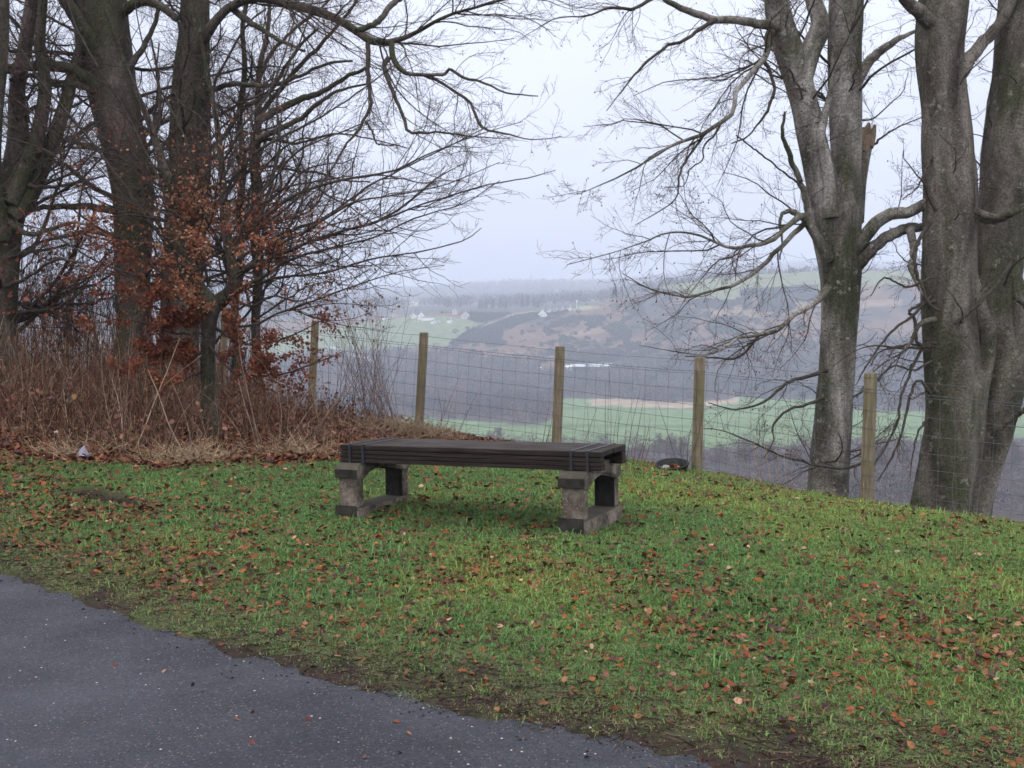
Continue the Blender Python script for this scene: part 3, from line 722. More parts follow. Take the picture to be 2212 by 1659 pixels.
R2_lb = [
    ([(2035, 110, 50), (2010, 50, 42), (1985, 25, 38), (1958, 0, 32), (1925, -40, 26), (1860, -90, 18)], 12.8, 12.2),
    ([(2070, 160, 50), (2100, 120, 38), (2125, 90, 34), (2155, 55, 32), (2180, 15, 30), (2205, -30, 28)], 12.7, 12.8),
    ([(2150, 935, 18), (2185, 905, 14), (2215, 885, 14), (2280, 850, 8)], 12.6, 12.0),
    ([(2065, 700, 10), (2130, 640, 9), (2165, 600, 12), (2190, 560, 12)], 12.3, 12.3),
    ([(2090, 430, 20), (2112, 465, 18), (2140, 478, 16), (2170, 470, 16), (2220, 440, 14)], 12.6, 12.3),
    ([(2010, 480, 14), (1985, 520, 11), (1975, 560, 10), (1990, 620, 9), (2010, 660, 8), (2030, 672, 8)], 12.4, 12.2),
    ([(2020, 690, 18), (1985, 700, 14), (1972, 730, 9), (1950, 760, 6), (1890, 800, 4), (1850, 860, 3)], 12.4, 11.9),
    ([(2025, 740, 10), (1990, 745, 8), (1955, 745, 6), (1900, 760, 4), (1880, 790, 3)], 12.5, 12.1),
    ([(2010, 745, 12), (1990, 757, 9), (1948, 854, 8), (1938, 909, 7), (1913, 968, 6), (1893, 996, 6), (1870, 1050, 3)], 12.4, 12.0),
    ([(2015, 748, 9), (1997, 750, 8), (1941, 753, 7), (1900, 746, 5), (1851, 756, 3), (1800, 790, 2)], 12.4, 11.9),
    ([(1990, 745, 9), (1979, 736, 9), (1976, 690, 9), (1962, 673, 9), (1993, 656, 10), (2020, 650, 12)], 12.3, 12.4),
    ([(2010, 640, 9), (1966, 687, 8), (1928, 715, 7), (1879, 777, 5), (1850, 830, 3)], 12.4, 12.0),
    ([(2010, 600, 8), (1960, 620, 6), (1910, 600, 5), (1880, 640, 3)], 12.4, 12.0),
    ([(2012, 780, 8), (1975, 800, 6), (1930, 790, 5), (1890, 830, 4), (1860, 900, 2)], 12.4, 11.9),
    ([(2010, 850, 10), (1985, 820, 9), (1965, 860, 8), (1950, 930, 7), (1925, 990, 6), (1895, 1040, 4)], 12.4, 12.1),
    ([(2008, 900, 8), (1985, 930, 6), (1972, 980, 4), (1965, 1040, 2)], 12.5, 12.2),
    ([(2010, 340, 12), (1985, 400, 5), (1950, 430, 3)], 12.6, 12.2),
    ([(2190, 640, 16), (2215, 660, 14), (2235, 700, 10)], 12.4, 12.3),
]
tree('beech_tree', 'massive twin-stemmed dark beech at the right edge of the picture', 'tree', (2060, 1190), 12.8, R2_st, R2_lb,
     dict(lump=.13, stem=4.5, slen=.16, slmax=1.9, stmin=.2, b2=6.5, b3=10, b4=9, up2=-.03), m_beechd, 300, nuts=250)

# ---- left trees
LA_st = [
    ([(292, 880, 96), (292, 780, 82), (290, 700, 74), (287, 600, 76), (288, 504, 82), (284, 390, 92), (262, 280, 96), (242, 190, 104), (226, 100, 110), (220, 30, 104), (222, -80, 88), (232, -300, 60), (240, -560, 30)], 14.8, 14.9, True),
]
LA_lb = [
    ([(240, 180, 56), (208, 110, 46), (172, 50, 40), (130, -15, 34), (80, -90, 24)], 14.7, 14.0),
    ([(215, 195, 40), (180, 165, 34), (140, 146, 30), (70, 143, 28), (0, 153, 26), (-80, 165, 22)], 14.6, 13.6),
    ([(225, 215, 28), (190, 190, 22), (150, 182, 20), (110, 181, 18), (65, 164, 13), (20, 172, 9)], 14.6, 14.0),
    ([(250, 456, 24), (200, 447, 20), (150, 446, 17), (81, 450, 13), (30, 472, 8)], 14.6, 13.9),
    ([(260, 514, 20), (200, 500, 15), (140, 510, 12), (81, 525, 8), (20, 560, 5)], 14.6, 14.0),
    ([(255, 30, 34), (300, 5, 26), (340, 10, 22), (385, 42, 20)], 14.8, 14.5),
    ([(275, 150, 20), (300, 120, 16), (330, 60, 12), (345, 0, 10), (350, -80, 8)], 14.7, 15.4),
    ([(300, 330, 14), (330, 300, 12), (345, 230, 10), (340, 150, 7), (325, 80, 5)], 14.7, 14.2),
    ([(230, 60, 26), (190, -10, 20), (180, -80, 14)], 14.9, 15.6),
    ([(250, 330, 16), (200, 320, 13), (140, 300, 10), (80, 310, 7), (20, 300, 5)], 14.7, 15.4),
    ([(292, 420, 12), (340, 380, 9), (400, 350, 7), (450, 300, 4)], 14.6, 13.8),
]
cfgL = dict(stem=6.5, slen=.4, slmax=3.4, stmin=.15, b2=8, b3=10, b4=9, up2=-.01)
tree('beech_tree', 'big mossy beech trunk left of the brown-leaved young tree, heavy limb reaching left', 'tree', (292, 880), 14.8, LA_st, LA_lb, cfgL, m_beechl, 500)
LB_st = [
    ([(385, 880, 92), (386, 780, 86), (390, 700, 84), (396, 600, 87), (400, 504, 90), (410, 400, 90), (411, 293, 88), (413, 163, 76), (419, 65, 62), (420, 0, 58), (424, -120, 50), (430, -420, 30)], 14.9, 15.0, True),
    ([(500, 860, 18), (511, 760, 17), (508, 660, 16), (520, 560, 15), (517, 460, 14), (526, 360, 14), (518, 250, 12), (529, 150, 11), (524, 60, 10), (535, -20, 9), (530, -150, 7)], 15.2, 15.4, True),
    ([(560, 860, 20), (552, 700, 20), (558, 600, 20), (550, 500, 22), (556, 420, 24), (551, 350, 22), (558, 250, 16), (560, 150, 12), (580, 50, 9), (585, -120, 6)], 15.3, 15.3, True),
]
LB_lb = [
    ([(428, 110, 40), (455, 60, 28), (480, 25, 24), (520, 5, 24), (560, -5, 24), (600, 3, 24), (640, 12, 26), (680, 24, 26), (717, 38, 24), (763, 62, 22), (794, 88, 22), (842, 90, 18), (891, 73, 12), (960, 35, 9), (1030, 15, 7), (1082, 0, 6), (1180, -15, 4)], 14.8, 12.4),
    ([(500, 15, 20), (530, 40, 18), (560, 60, 14), (610, 90, 10), (660, 110, 7)], 14.6, 14.0),
    ([(870, -10, 18), (845, 12, 16), (815, 48, 16), (787, 62, 16), (770, 66, 14)], 13.6, 13.2),
    ([(846, 92, 16), (847, 120, 17), (863, 149, 14), (884, 160, 10), (920, 162, 9), (960, 160, 9), (974, 147, 8), (995, 163, 8), (1047, 180, 6), (1096, 201, 5), (1162, 208, 3)], 13.1, 12.2),
    ([(915, 162, 8), (940, 172, 8), (960, 184, 8), (1013, 219, 8), (1040, 274, 8), (1092, 288, 5), (1151, 302, 3), (1215, 295, 2)], 12.9, 12.0),
    ([(840, 125, 14), (829, 142, 14), (839, 174, 12), (863, 229, 10), (875, 260, 9), (888, 288, 9), (950, 285, 6), (1023, 295, 4), (1100, 300, 2)], 13.0, 12.3),
    ([(794, 95, 14), (795, 140, 13), (797, 194, 11), (801, 229, 10), (776, 278, 8), (745, 316, 6), (728, 350, 5), (690, 400, 3)], 13.2, 12.5),
    ([(790, 262, 7), (805, 285, 6), (815, 309, 5), (850, 315, 3)], 13, 12.6),
    ([(560, 260, 22), (610, 232, 20), (648, 215, 18), (690, 200, 15), (717, 187, 13), (750, 165, 11), (787, 149, 9)], 14.2, 13.2),
    ([(555, 300, 18), (600, 280, 16), (648, 257, 14), (690, 222, 12), (735, 194, 8), (800, 180, 5)], 14.2, 13.2),
    ([(445, 200, 16), (500, 180, 14), (560, 185, 12), (620, 175, 10), (700, 140, 8), (760, 130, 6)], 14.7, 14.0),
    ([(440, 330, 16), (480, 300, 14), (520, 240, 12), (580, 200, 10), (640, 110, 8), (690, 60, 6)], 14.7, 14.4),
    ([(520, 330, 12), (580, 300, 10), (640, 310, 8), (720, 290, 6), (800, 300, 4), (880, 320, 3)], 14.4, 13.2),
    ([(556, 250, 14), (600, 200, 13), (650, 140, 12), (700, 90, 10), (750, 30, 8), (790, -30, 6)], 14.8, 14.6),
    ([(560, 170, 12), (590, 110, 10), (640, 60, 9), (700, 10, 7), (740, -40, 5)], 14.9, 15.4),
    ([(400, 480, 12), (460, 440, 10), (540, 430, 8), (640, 400, 6), (760, 380, 3)], 14.7, 13.6),
]
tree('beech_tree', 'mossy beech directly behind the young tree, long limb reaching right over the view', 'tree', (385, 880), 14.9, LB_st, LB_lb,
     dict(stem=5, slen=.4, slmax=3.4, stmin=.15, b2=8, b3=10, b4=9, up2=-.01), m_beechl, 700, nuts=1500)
L0_st = [
    ([(-10, 900, 84), (-2, 800, 76), (4, 700, 66), (8, 600, 62), (14, 500, 62), (26, 420, 66), (36, 350, 52), (40, 290, 44), (36, 200, 32), (52, 110, 28), (68, 0, 24), (80, -120, 20)], 13.8, 14.3, True),
    ([(26, 440, 44), (56, 370, 36), (82, 290, 30), (98, 190, 25), (86, 100, 22), (92, 10, 18), (100, -100, 14)], 13.9, 14.2, False),
    ([(30, 470, 40), (68, 420, 34), (104, 330, 32), (138, 235, 28), (160, 150, 22), (185, 60, 16), (205, -30, 12)], 13.9, 14.8, False),
    ([(6, 520, 40), (-15, 400, 36), (-10, 260, 30), (5, 120, 24), (10, -20, 20)], 13.8, 13.4, False),
]
L0_lb = [
    ([(20, 480, 20), (60, 505, 14), (110, 495, 11), (160, 480, 8), (220, 500, 5)], 13.8, 13.2),
    ([(10, 620, 14), (60, 600, 10), (120, 560, 8), (180, 570, 5)], 13.7, 13.2),
    ([(60, 400, 14), (110, 405, 11), (160, 395, 8), (230, 380, 5)], 13.9, 14.2),
    ([(40, 260, 16), (80, 230, 12), (130, 240, 9), (190, 215, 6)], 14.0, 14.6),
    ([(8, 560, 14), (50, 545, 10), (100, 540, 8), (150, 530, 5), (200, 545, 3)], 13.8, 14.4),
]
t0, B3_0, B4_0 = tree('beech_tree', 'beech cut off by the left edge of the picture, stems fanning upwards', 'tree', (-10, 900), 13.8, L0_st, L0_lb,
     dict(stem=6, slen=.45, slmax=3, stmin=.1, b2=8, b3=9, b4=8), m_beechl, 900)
# young beech holding its brown leaves
L2_st = [
    ([(458, 945, 40), (453, 860, 34), (449, 770, 29), (450, 710, 31), (448, 660, 46), (428, 628, 38), (406, 590, 32), (390, 545, 27), (378, 480, 22), (362, 390, 18), (335, 300, 15), (300, 210, 11), (262, 120, 8), (225, 20, 5)], 10.2, 9.9, True),
    ([(449, 672, 42), (470, 654, 36), (492, 636, 30), (505, 612, 26), (504, 585, 24), (495, 545, 21), (484, 480, 18), (480, 380, 15), (466, 250, 11), (442, 130, 8), (420, 0, 5)], 10.2, 10.3, False),
]
def fan(rows, y0=10.2, y1=9.6): return (rows, y0, y1)
L2_lb = [
    fan([(500, 634, 16), (553, 608, 12), (622, 563, 9), (680, 545, 8), (720, 533, 6), (800, 515, 5), (900, 470, 4), (1000, 440, 3), (1080, 390, 2)], 10.2, 9.2),
    fan([(495, 560, 12), (560, 480, 11), (610, 440, 10), (648, 417, 9), (735, 389, 8), (842, 371, 6), (926, 333, 4), (1030, 292, 3), (1130, 262, 1.5)], 10.3, 9.4),
    fan([(502, 600, 13), (560, 570, 12), (648, 531, 10), (752, 496, 8), (822, 476, 7), (891, 430, 6), (947, 382, 4), (1010, 350, 2)], 10.3, 9.6),
    fan([(752, 496, 6), (822, 476, 6), (891, 448, 5), (950, 430, 5), (1040, 403, 4), (1148, 382, 3), (1200, 368, 2)], 9.9, 9.1),
    fan([(500, 570, 10), (600, 510, 9), (700, 470, 8), (800, 400, 6), (900, 350, 4), (1000, 300, 3), (1060, 270, 2)], 10.4, 10.8),
    fan([(480, 690, 8), (534, 706, 8), (612, 673, 6), (720, 634, 5), (850, 590, 3), (960, 573, 2)], 10.1, 9.3),
    fan([(449, 745, 9), (501, 800, 6), (560, 812, 6), (620, 806, 5), (680, 785, 3), (740, 760, 2)], 10.1, 9.6),
    fan([(495, 640, 9), (600, 600, 8), (700, 590, 6), (800, 560, 5), (900, 545, 4), (1000, 520, 3), (1040, 492, 2)], 10.2, 9.8),
    fan([(500, 610, 10), (580, 540, 9), (660, 500, 8), (760, 440, 6), (860, 420, 4), (960, 400, 3), (1080, 350, 2)], 10.2, 9.0),
    fan([(480, 420, 8), (540, 340, 8), (600, 300, 7), (700, 250, 5), (800, 180, 4), (880, 120, 2)], 10.3, 9.8),
    fan([(478, 360, 7), (520, 280, 7), (580, 200, 6), (620, 100, 4), (640, 20, 3)], 10.3, 10.6),
    fan([(560, 480, 9), (590, 380, 8), (605, 300, 7), (598, 220, 6), (625, 140, 5), (660, 60, 4), (680, -20, 3)], 10.2, 10.0),
    fan([(500, 560, 8), (540, 450, 8), (580, 400, 7), (640, 330, 6), (700, 300, 4), (800, 260, 3)], 10.2, 9.7),
    fan([(440, 640, 12), (380, 540, 10), (340, 500, 9), (306, 456, 9), (245, 370, 8), (170, 270, 6), (90, 180, 5), (20, 60, 4)], 10.1, 9.3),
    fan([(400, 580, 10), (340, 480, 9), (280, 440, 8), (200, 400, 6), (110, 330, 4), (0, 290, 3), (-60, 250, 2)], 10.1, 9.5),
    fan([(375, 470, 9), (330, 360, 9), (270, 240, 7), (220, 160, 6), (165, 60, 5), (140, -20, 4)], 10.0, 9.6),
    fan([(440, 670, 8), (380, 640, 7), (300, 600, 6), (200, 560, 5), (100, 500, 4), (20, 480, 3)], 10.2, 9.7),
    fan([(450, 720, 8), (380, 720, 6), (320, 700, 5), (260, 690, 4), (200, 700, 3)], 10.1, 9.7),
    fan([(452, 760, 8), (400, 770, 7), (340, 760, 5), (280, 780, 4), (240, 800, 2)], 10.2, 9.6),
    fan([(450, 690, 9), (400, 700, 7), (330, 660, 6), (270, 640, 4), (230, 600, 2)], 10.2, 9.4),
    fan([(452, 700, 9), (520, 740, 7), (580, 740, 6), (640, 720, 4), (700, 690, 2)], 10.2, 9.5),
    fan([(450, 650, 9), (400, 600, 8), (350, 590, 6), (290, 540, 4), (250, 500, 2)], 10.2, 9.3),
    fan([(490, 640, 9), (540, 660, 7), (590, 640, 6), (650, 650, 4), (700, 620, 2)], 10.2, 9.4),
    fan([(450, 800, 7), (420, 810, 6), (370, 830, 5), (330, 820, 3)], 10.2, 9.7),
    fan([(480, 560, 9), (440, 540, 7), (380, 460, 6), (330, 450, 4), (300, 400, 2)], 10.2, 9.4),
    fan([(500, 600, 9), (560, 560, 7), (620, 500, 6), (650, 440, 4), (700, 400, 2)], 10.2, 9.5),
    fan([(450, 620, 9), (430, 500, 8), (420, 400, 7), (400, 300, 6), (350, 200, 5), (310, 100, 4), (290, 0, 3)], 10.2, 9.9),
    fan([(495, 600, 8), (470, 520, 8), (420, 440, 7), (340, 400, 6), (260, 340, 5), (160, 310, 4), (60, 250, 3)], 10.3, 9.8),
]
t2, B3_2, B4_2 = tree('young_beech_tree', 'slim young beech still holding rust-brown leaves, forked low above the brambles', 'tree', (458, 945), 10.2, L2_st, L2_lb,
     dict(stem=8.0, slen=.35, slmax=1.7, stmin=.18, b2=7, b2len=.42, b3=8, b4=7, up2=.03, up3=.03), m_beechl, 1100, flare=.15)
PAL_R = [(.21, .068, .034), (.28, .105, .052), (.13, .043, .026), (.36, .19, .11)]
def hung_leaves(T, n, parent, seed, wfun, size=(.045, .075), name='dead_leaves'):
    r = np.random.RandomState(seed); wq = wfun(T); wq = wq / wq.sum()
    k = r.choice(len(T), n, p=wq); p = T[k] + r.normal(0, .025, (n, 3))
    nr_ = r.normal(size=(n, 3)); nr_[:, 2] *= .7
    V, f, c = leaf_mesh(p, nr_, r.uniform(*size, n), leaf_cols(n, seed, PAL_R, (5, 3, 3, 1)), seed)
    a = Acc(); a.add(V, f, c); o = a.build(name, m_leaf, parent, smooth=False); o['kind'] = 'stuff'; return o
T2 = np.concatenate([B3_2.reshape(-1, 3), B4_2.reshape(-1, 3)])
cx2 = P2(410, 640, 10.1)
def wl(T):
    d = np.hypot(T[:, 0] - cx2[0] - .05, (T[:, 1] - cx2[1]) * .7)
    h = T[:, 2] - .1
    cl = fbm(T[:, 0] * 2.2 + T[:, 1], T[:, 2] * 2.2, 3, 17)
    return np.exp(-(d / 1.12) ** 2) * np.exp(-((h - .8) / .95) ** 2) * np.clip((cl - .33) * 3, .12, .9) * (h > .1) * np.where(T[:, 0] - cx2[0] > .95, .22, 1.)
hung_leaves(T2, 16000, t2, 5, wl, size=(.022, .043))
T0 = np.concatenate([B3_0.reshape(-1, 3), B4_0.reshape(-1, 3)])
c0 = P2(10, 700, 13.5)
hung_leaves(T0, 900, t0, 6, lambda T: np.exp(-((T[:, 2] - c0[2]) / .9) ** 2) * np.exp(-((T[:, 0] - c0[0]) / 1.0) ** 2) + 1e-6)

# ------------------------------------------------------------------ solid helpers
def box_vf(c, s, ax=None):
    """box centre c, half sizes s, axes rows ax -> verts, quads"""
    ax = np.eye(3) if ax is None else np.asarray(ax)
    q = np.array([[x, y, z] for x in (-1, 1) for y in (-1, 1) for z in (-1, 1)], float) * np.asarray(s)
    V = np.asarray(c) + q @ ax
    f = np.array([[0, 1, 3, 2], [4, 6, 7, 5], [0, 4, 5, 1], [2, 3, 7, 6], [0, 2, 6, 4], [1, 5, 7, 3]])
    return V, f
def bevel_obj(o, wdt, seg=2):
    m = o.modifiers.new('bevel', 'BEVEL'); m.width = wdt; m.segments = seg; m.limit_method = 'ANGLE'; m.angle_limit = math.radians(40)
def prism_vf(poly, h0, h1, A, B, Cx, o):
    """extrude polygon (a,b) from h0 to h1 along Cx; convex or not, returns bmesh-free n-gon faces"""
    n = len(poly); p = np.array(poly, float)
    V = np.concatenate([o + p[:, :1] * A + p[:, 1:] * B + h * Cx for h in (h0, h1)])
    return V, n

# ------------------------------------------------------------------ bench
m_conc, nt_, b_ = new_mat('weathered_concrete')
v = ncoord(nt_); a1 = nnoise(nt_, v, 9, 6, .65, .4); a2 = nnoise(nt_, v, 55, 5, .7)
c_ = nramp(nt_, a1, [(.3, (.045, .034, .025)), (.45, (.12, .094, .070)), (.68, (.29, .24, .185))])
c_ = nmix(nt_, nramp(nt_, a2, [(.56, (0,) * 3), (.66, (.8,) * 3)]), c_, (.38, .35, .30))
g = nt_.nodes.new('ShaderNodeNewGeometry'); s_ = nt_.nodes.new('ShaderNodeSeparateXYZ'); link(nt_, g.outputs['Normal'], s_.inputs[0])
top = nramp(nt_, s_.outputs['Z'], [(.2, (0,) * 3), (.8, (.85,) * 3)])
c_ = nmix(nt_, top, c_, (.055, .052, .035))
c_ = nmix(nt_, nramp(nt_, nnoise(nt_, v, 6, 5, .6), [(.52, (0,) * 3), (.6, (.7,) * 3)]), c_, (.06, .05, .038))
link(nt_, c_, b_.inputs['Base Color']); b_.inputs['Roughness'].default_value = .95; nbump(nt_, b_, a2, .9, .006)
m_cap = flat_mat('blackened_and_shade_concrete', (.034, .031, .026), .95, .15, .6, 14, .006)  # blackened front faces; its dark tone also paints shade inside the support arch
m_wood_b, nt_, b_ = new_mat('wet_dark_timber')
v = ncoord(nt_, (1.2, 22, 22)); a1 = nnoise(nt_, v, 3, 6, .65, .5); a2 = nnoise(nt_, ncoord(nt_), 4, 4)
c_ = nramp(nt_, a1, [(.3, (.009, .006, .005)), (.55, (.030, .020, .016)), (.75, (.075, .05, .038))])
c_ = nmix(nt_, nramp(nt_, nnoise(nt_, ncoord(nt_, (5, 60, 60)), 3, 3, .6), [(.66, (0,) * 3), (.74, (.6,) * 3)]), c_, (.12, .085, .06))
link(nt_, c_, b_.inputs['Base Color']); link(nt_, nramp(nt_, a2, [(.35, (.6,) * 3), (.65, (.85,) * 3)]), b_.inputs['Roughness']); nbump(nt_, b_, a1, 1, .006)
b_.inputs['Specular IOR Level'].default_value = .2
m_iron = flat_mat('iron_strap', (.016, .017, .022), .55, .5, .3, 40, .002)
BA = -.413
bu = np.array([math.cos(BA), math.sin(BA), .014]); bv = np.array([-math.sin(BA), math.cos(BA), 0.]); bz = np.array([-.014, 0, 1.])
BO = np.array([-1.106, 6.578, EYE - .64 - .446])
bench = empty('bench', tuple(BO + bu * .88 + bv * .25), 'low backless bench, dark wet timber slab strapped onto two pale concrete end supports', 'bench')
BL, BD, BT, BS = 1.77, .50, .446, .115
def bpt(u, v_, z): return BO + u * bu + v_ * bv + z * bz
def place(V, f, name, mat, parent, bev=0, ngon=None):
    me = bpy.data.meshes.new(name)
    me.from_pydata([tuple(x) for x in V], [], [tuple(int(i) for i in q) for q in f]); me.update()
    me.materials.append(mat); o = bpy.data.objects.new(name, me); sc.collection.objects.link(o); o.parent = parent
    # local frame of the bench so that the grain runs along it
    M = parent.matrix_world if parent else None
    if bev: bevel_obj(o, bev)
    return o
from mathutils import Matrix
FR = Matrix(((bu[0], bv[0], bz[0], BO[0]), (bu[1], bv[1], bz[1], BO[1]), (bu[2], bv[2], bz[2], BO[2]), (0, 0, 0, 1)))
bench_loc = Vector(bench.location)
def bpart(name, boxes, mat, parent=bench, bev=.004, label=None):
    V = []; Fc = []; n = 0
    for c0, c1 in boxes:
        q, f = box_vf([(c0[i] + c1[i]) / 2 for i in range(3)], [abs(c1[i] - c0[i]) / 2 for i in range(3)])
        V += list(q); Fc += [list(x + n) for x in f]; n += 8
    o = place(V, Fc, name, mat, None, bev)
    o.parent = parent
    if parent is bench: o.matrix_basis = Matrix.Translation(-bench_loc) @ FR
    if label: o['label'] = label
    return o
seat = bench
# top planks
w0 = BD / 4
for i in range(4):
    bpart('seat_plank', [((0 + .004 * (i % 2), i * w0 + .002, BT - .034), (BL - .003 * (i % 2), (i + 1) * w0 - .002, BT))], m_wood_b, bev=.006)
def beam(v0, v1):
    bx = []; z = BT - BS; hs = [.022, .026, .03]
    for k, h in enumerate((.027, .027, .026)):
        off = .0025 * (k % 2)
        bx.append(((.002 * k, v0 + off, z + .0015), (BL - .002 * k, v1 - off, z + h - .0015))); z += h
    return bx
bpart('front_beam', beam(.003, .085), m_wood_b, bev=.003)
bpart('rear_beam', beam(BD - .085, BD - .003), m_wood_b, bev=.003)
for u0 in (.068, .166, BL - .19, BL - .09):
    t = .005; wd = .018
    bpart('iron_strap', [((u0, -t, BT - BS - .006), (u0 + wd, 0.0005, BT + t)), ((u0, 0.0006, BT + .0005), (u0 + wd, BD - .0006, BT + t - .0002)), ((u0, BD - .0005, BT - BS - .006), (u0 + wd, BD + t, BT + t))], m_iron, bev=.0015)
SD = .585
def support(u0, label):
    root = bpart('support', [((u0 - .006 + .0, -.05, -.10), (u0 + .164, SD + .05, .046))], m_conc, bev=.006, label=label)
    def sub(name, boxes, mat, bev=.005):
        o = bpart(name, boxes, mat, None, bev); o.parent = root; return o
    sub('foot_face', [((u0 - .008, -.056, -.10), (u0 + .15, -.0502, .062))], m_cap)
    z0, z1 = .0465, .2355
    sub('front_leg', [((u0 + .012, -.036, z0), (u0 + .146, .028, z1)), ((u0 + .012, .0285, z0), (u0 + .036, .040, z1)), ((u0 + .122, .0285, z0), (u0 + .146, .040, z1))], m_conc)
    sub('recess_shade_panel', [((u0 + .0125, SD - .0465, z0 + .001), (u0 + .1455, SD - .0445, .262)), ((u0 + .0365, SD - .0535, z0 + .001), (u0 + .1215, SD - .0468, .262))], m_cap, .001)  # near-black slab: paints the shade under the arch over the rear leg's recess
    sub('rear_leg', [((u0 + .012, SD - .028, z0), (u0 + .146, SD + .036, z1)), ((u0 + .012, SD - .044, z0), (u0 + .036, SD - .0285, z1)), ((u0 + .122, SD - .044, z0), (u0 + .146, SD - .0285, z1))], m_conc)
    # arched head, profile in (v, z)
    zt = BT - BS - .0015
    outer = [(-.052, .236), (-.058, .296), (-.012, .330), (.004, zt), (SD - .004, zt), (SD + .012, .330), (SD + .058, .296), (SD + .052, .236)]
    inner = [(SD - .036, .226)] + [(SD / 2 + math.cos(a) * (SD / 2 - .038), .222 + math.sin(a) * .062 * 1.0) for a in np.linspace(.12, math.pi - .12, 13)] + [(.036, .226)]
    prof = outer + inner
    V = []; n = len(prof)
    for u_ in (u0, u0 + .158):
        V += [(u_, a, b) for a, b in prof]
    Fc = [[i, (i + 1) % n, n + (i + 1) % n, n + i] for i in range(n)]
    # side caps as strips between outer and inner outlines
    no = len(outer)
    me_side = []
    o_idx = list(range(no)); i_idx = list(range(n - 1, no - 1, -1))   # inner from front to back
    vo = [prof[i][0] for i in o_idx]; vi = [prof[i][0] for i in i_idx]
    a = b = 0
    while a < len(o_idx) - 1 or b < len(i_idx) - 1:
        if b >= len(i_idx) - 1 or (a < len(o_idx) - 1 and vo[a + 1] <= vi[b + 1] + .02): tri = (o_idx[a], o_idx[a + 1], i_idx[b]); a += 1
        else: tri = (o_idx[a], i_idx[b + 1], i_idx[b]); b += 1
        me_side.append(tri)
    Fc += [list(t) for t in me_side] + [[n + t[2], n + t[1], n + t[0]] for t in me_side]
    o = place(V, Fc, 'arched_head', m_conc, None, 0); o.parent = root
    sub('head_face', [((u0 - .003, -.064, .240), (u0 + .161, -.0585, .294))], m_cap)
    # convex crown stone showing between the beams
    cr = [(.07, BT - BS)] + [(SD / 2 + math.cos(a) * .185, BT - BS - .001 + math.sin(a) * .034) for a in np.linspace(math.pi, 0, 11)] + [(SD - .09, BT - BS)]
    cr = cr[1:-1]; m_ = len(cr)
    V = [(u0 + .004, a, b) for a, b in cr] + [(u0 + .157, a, b) for a, b in cr]
    Fc = [[i, i + 1, m_ + i + 1, m_ + i] for i in range(m_ - 1)] + [list(range(m_))[::-1], list(range(m_, 2 * m_))]
    o = place(V, Fc, 'arch_crown', m_conc, None, 0); o.parent = root
m_conc_pale = m_conc
m_conc = m_conc.copy(); m_conc.name = 'damp_concrete'
for nd in m_conc.node_tree.nodes:
    if nd.type == 'VALTORGB' and len(nd.color_ramp.elements) == 3 and nd.color_ramp.elements[2].color[0] > .3:
        for el in nd.color_ramp.elements: el.color = (el.color[0] * .55, el.color[1] * .53, el.color[2] * .50, 1)
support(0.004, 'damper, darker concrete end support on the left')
m_conc = m_conc_pale
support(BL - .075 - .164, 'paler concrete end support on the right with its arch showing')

# ------------------------------------------------------------------ fence
m_post, nt_, b_ = new_mat('fence_post_timber')
v = ncoord(nt_, (8, 8, .8)); a1 = nnoise(nt_, v, 4, 6, .6, .6); a2 = nnoise(nt_, ncoord(nt_), 2.5, 4)
c_ = nramp(nt_, a1, [(.3, (.10, .078, .045)), (.55, (.25, .195, .125)), (.8, (.40, .33, .24))])
c_ = nmix(nt_, nramp(nt_, a2, [(.45, (0,) * 3), (.65, (.5,) * 3)]), c_, (.13, .125, .055))
link(nt_, c_, b_.inputs['Base Color']); b_.inputs['Roughness'].default_value = .85; nbump(nt_, b_, a1, .5, .004)
m_wire = flat_mat('galvanised_wire', (.07, .078, .085), .5, .5, .3, 30)
fc0 = PB[5]
fence = empty('fence', tuple(PB[7]), 'stock fence of square timber posts, netting and barbed wire along the edge of the drop', 'fence')
tops = []; bases = []
for i, pp in enumerate(POSTS):
    bx, by, Y, tx, ty = pp
    b = PB[i].copy(); t = P2(tx, ty, Y)
    s = .042 if i > 3 else .040
    ang = math.radians(30 + 3 * math.sin(i * 2.1)); ax = np.array([[math.cos(ang), math.sin(ang), 0], [-math.sin(ang), math.cos(ang), 0]])
    V = []
    b0 = b + (b - t) / np.linalg.norm(b - t) * .3
    for q, h in ((b0, 0), (t + [0, 0, -.008], 0), ):
        for sx, sy in ((-1, -1), (1, -1), (1, 1), (-1, 1)): V.append(q + (ax[0] * sx + ax[1] * sy) * s)
    for sx, sy in ((-1, -1), (1, -1), (1, 1), (-1, 1)): V.append(t + (ax[0] * sx + ax[1] * sy) * (s - .007))
    Fc = [[0, 3, 2, 1]] + [[k, (k + 1) % 4, 4 + (k + 1) % 4, 4 + k] for k in range(4)] + [[4 + k, 4 + (k + 1) % 4, 8 + (k + 1) % 4, 8 + k] for k in range(4)] + [[8, 9, 10, 11]]
    o = place(V, Fc, 'post', m_post, None, .003); o.parent = fence; o.location = -Vector(fence.location)
    tops.append(t); bases.append(b)
tops = np.array(tops); bases = np.array(bases)
front = -.05 * np.array([.6, .8, 0])
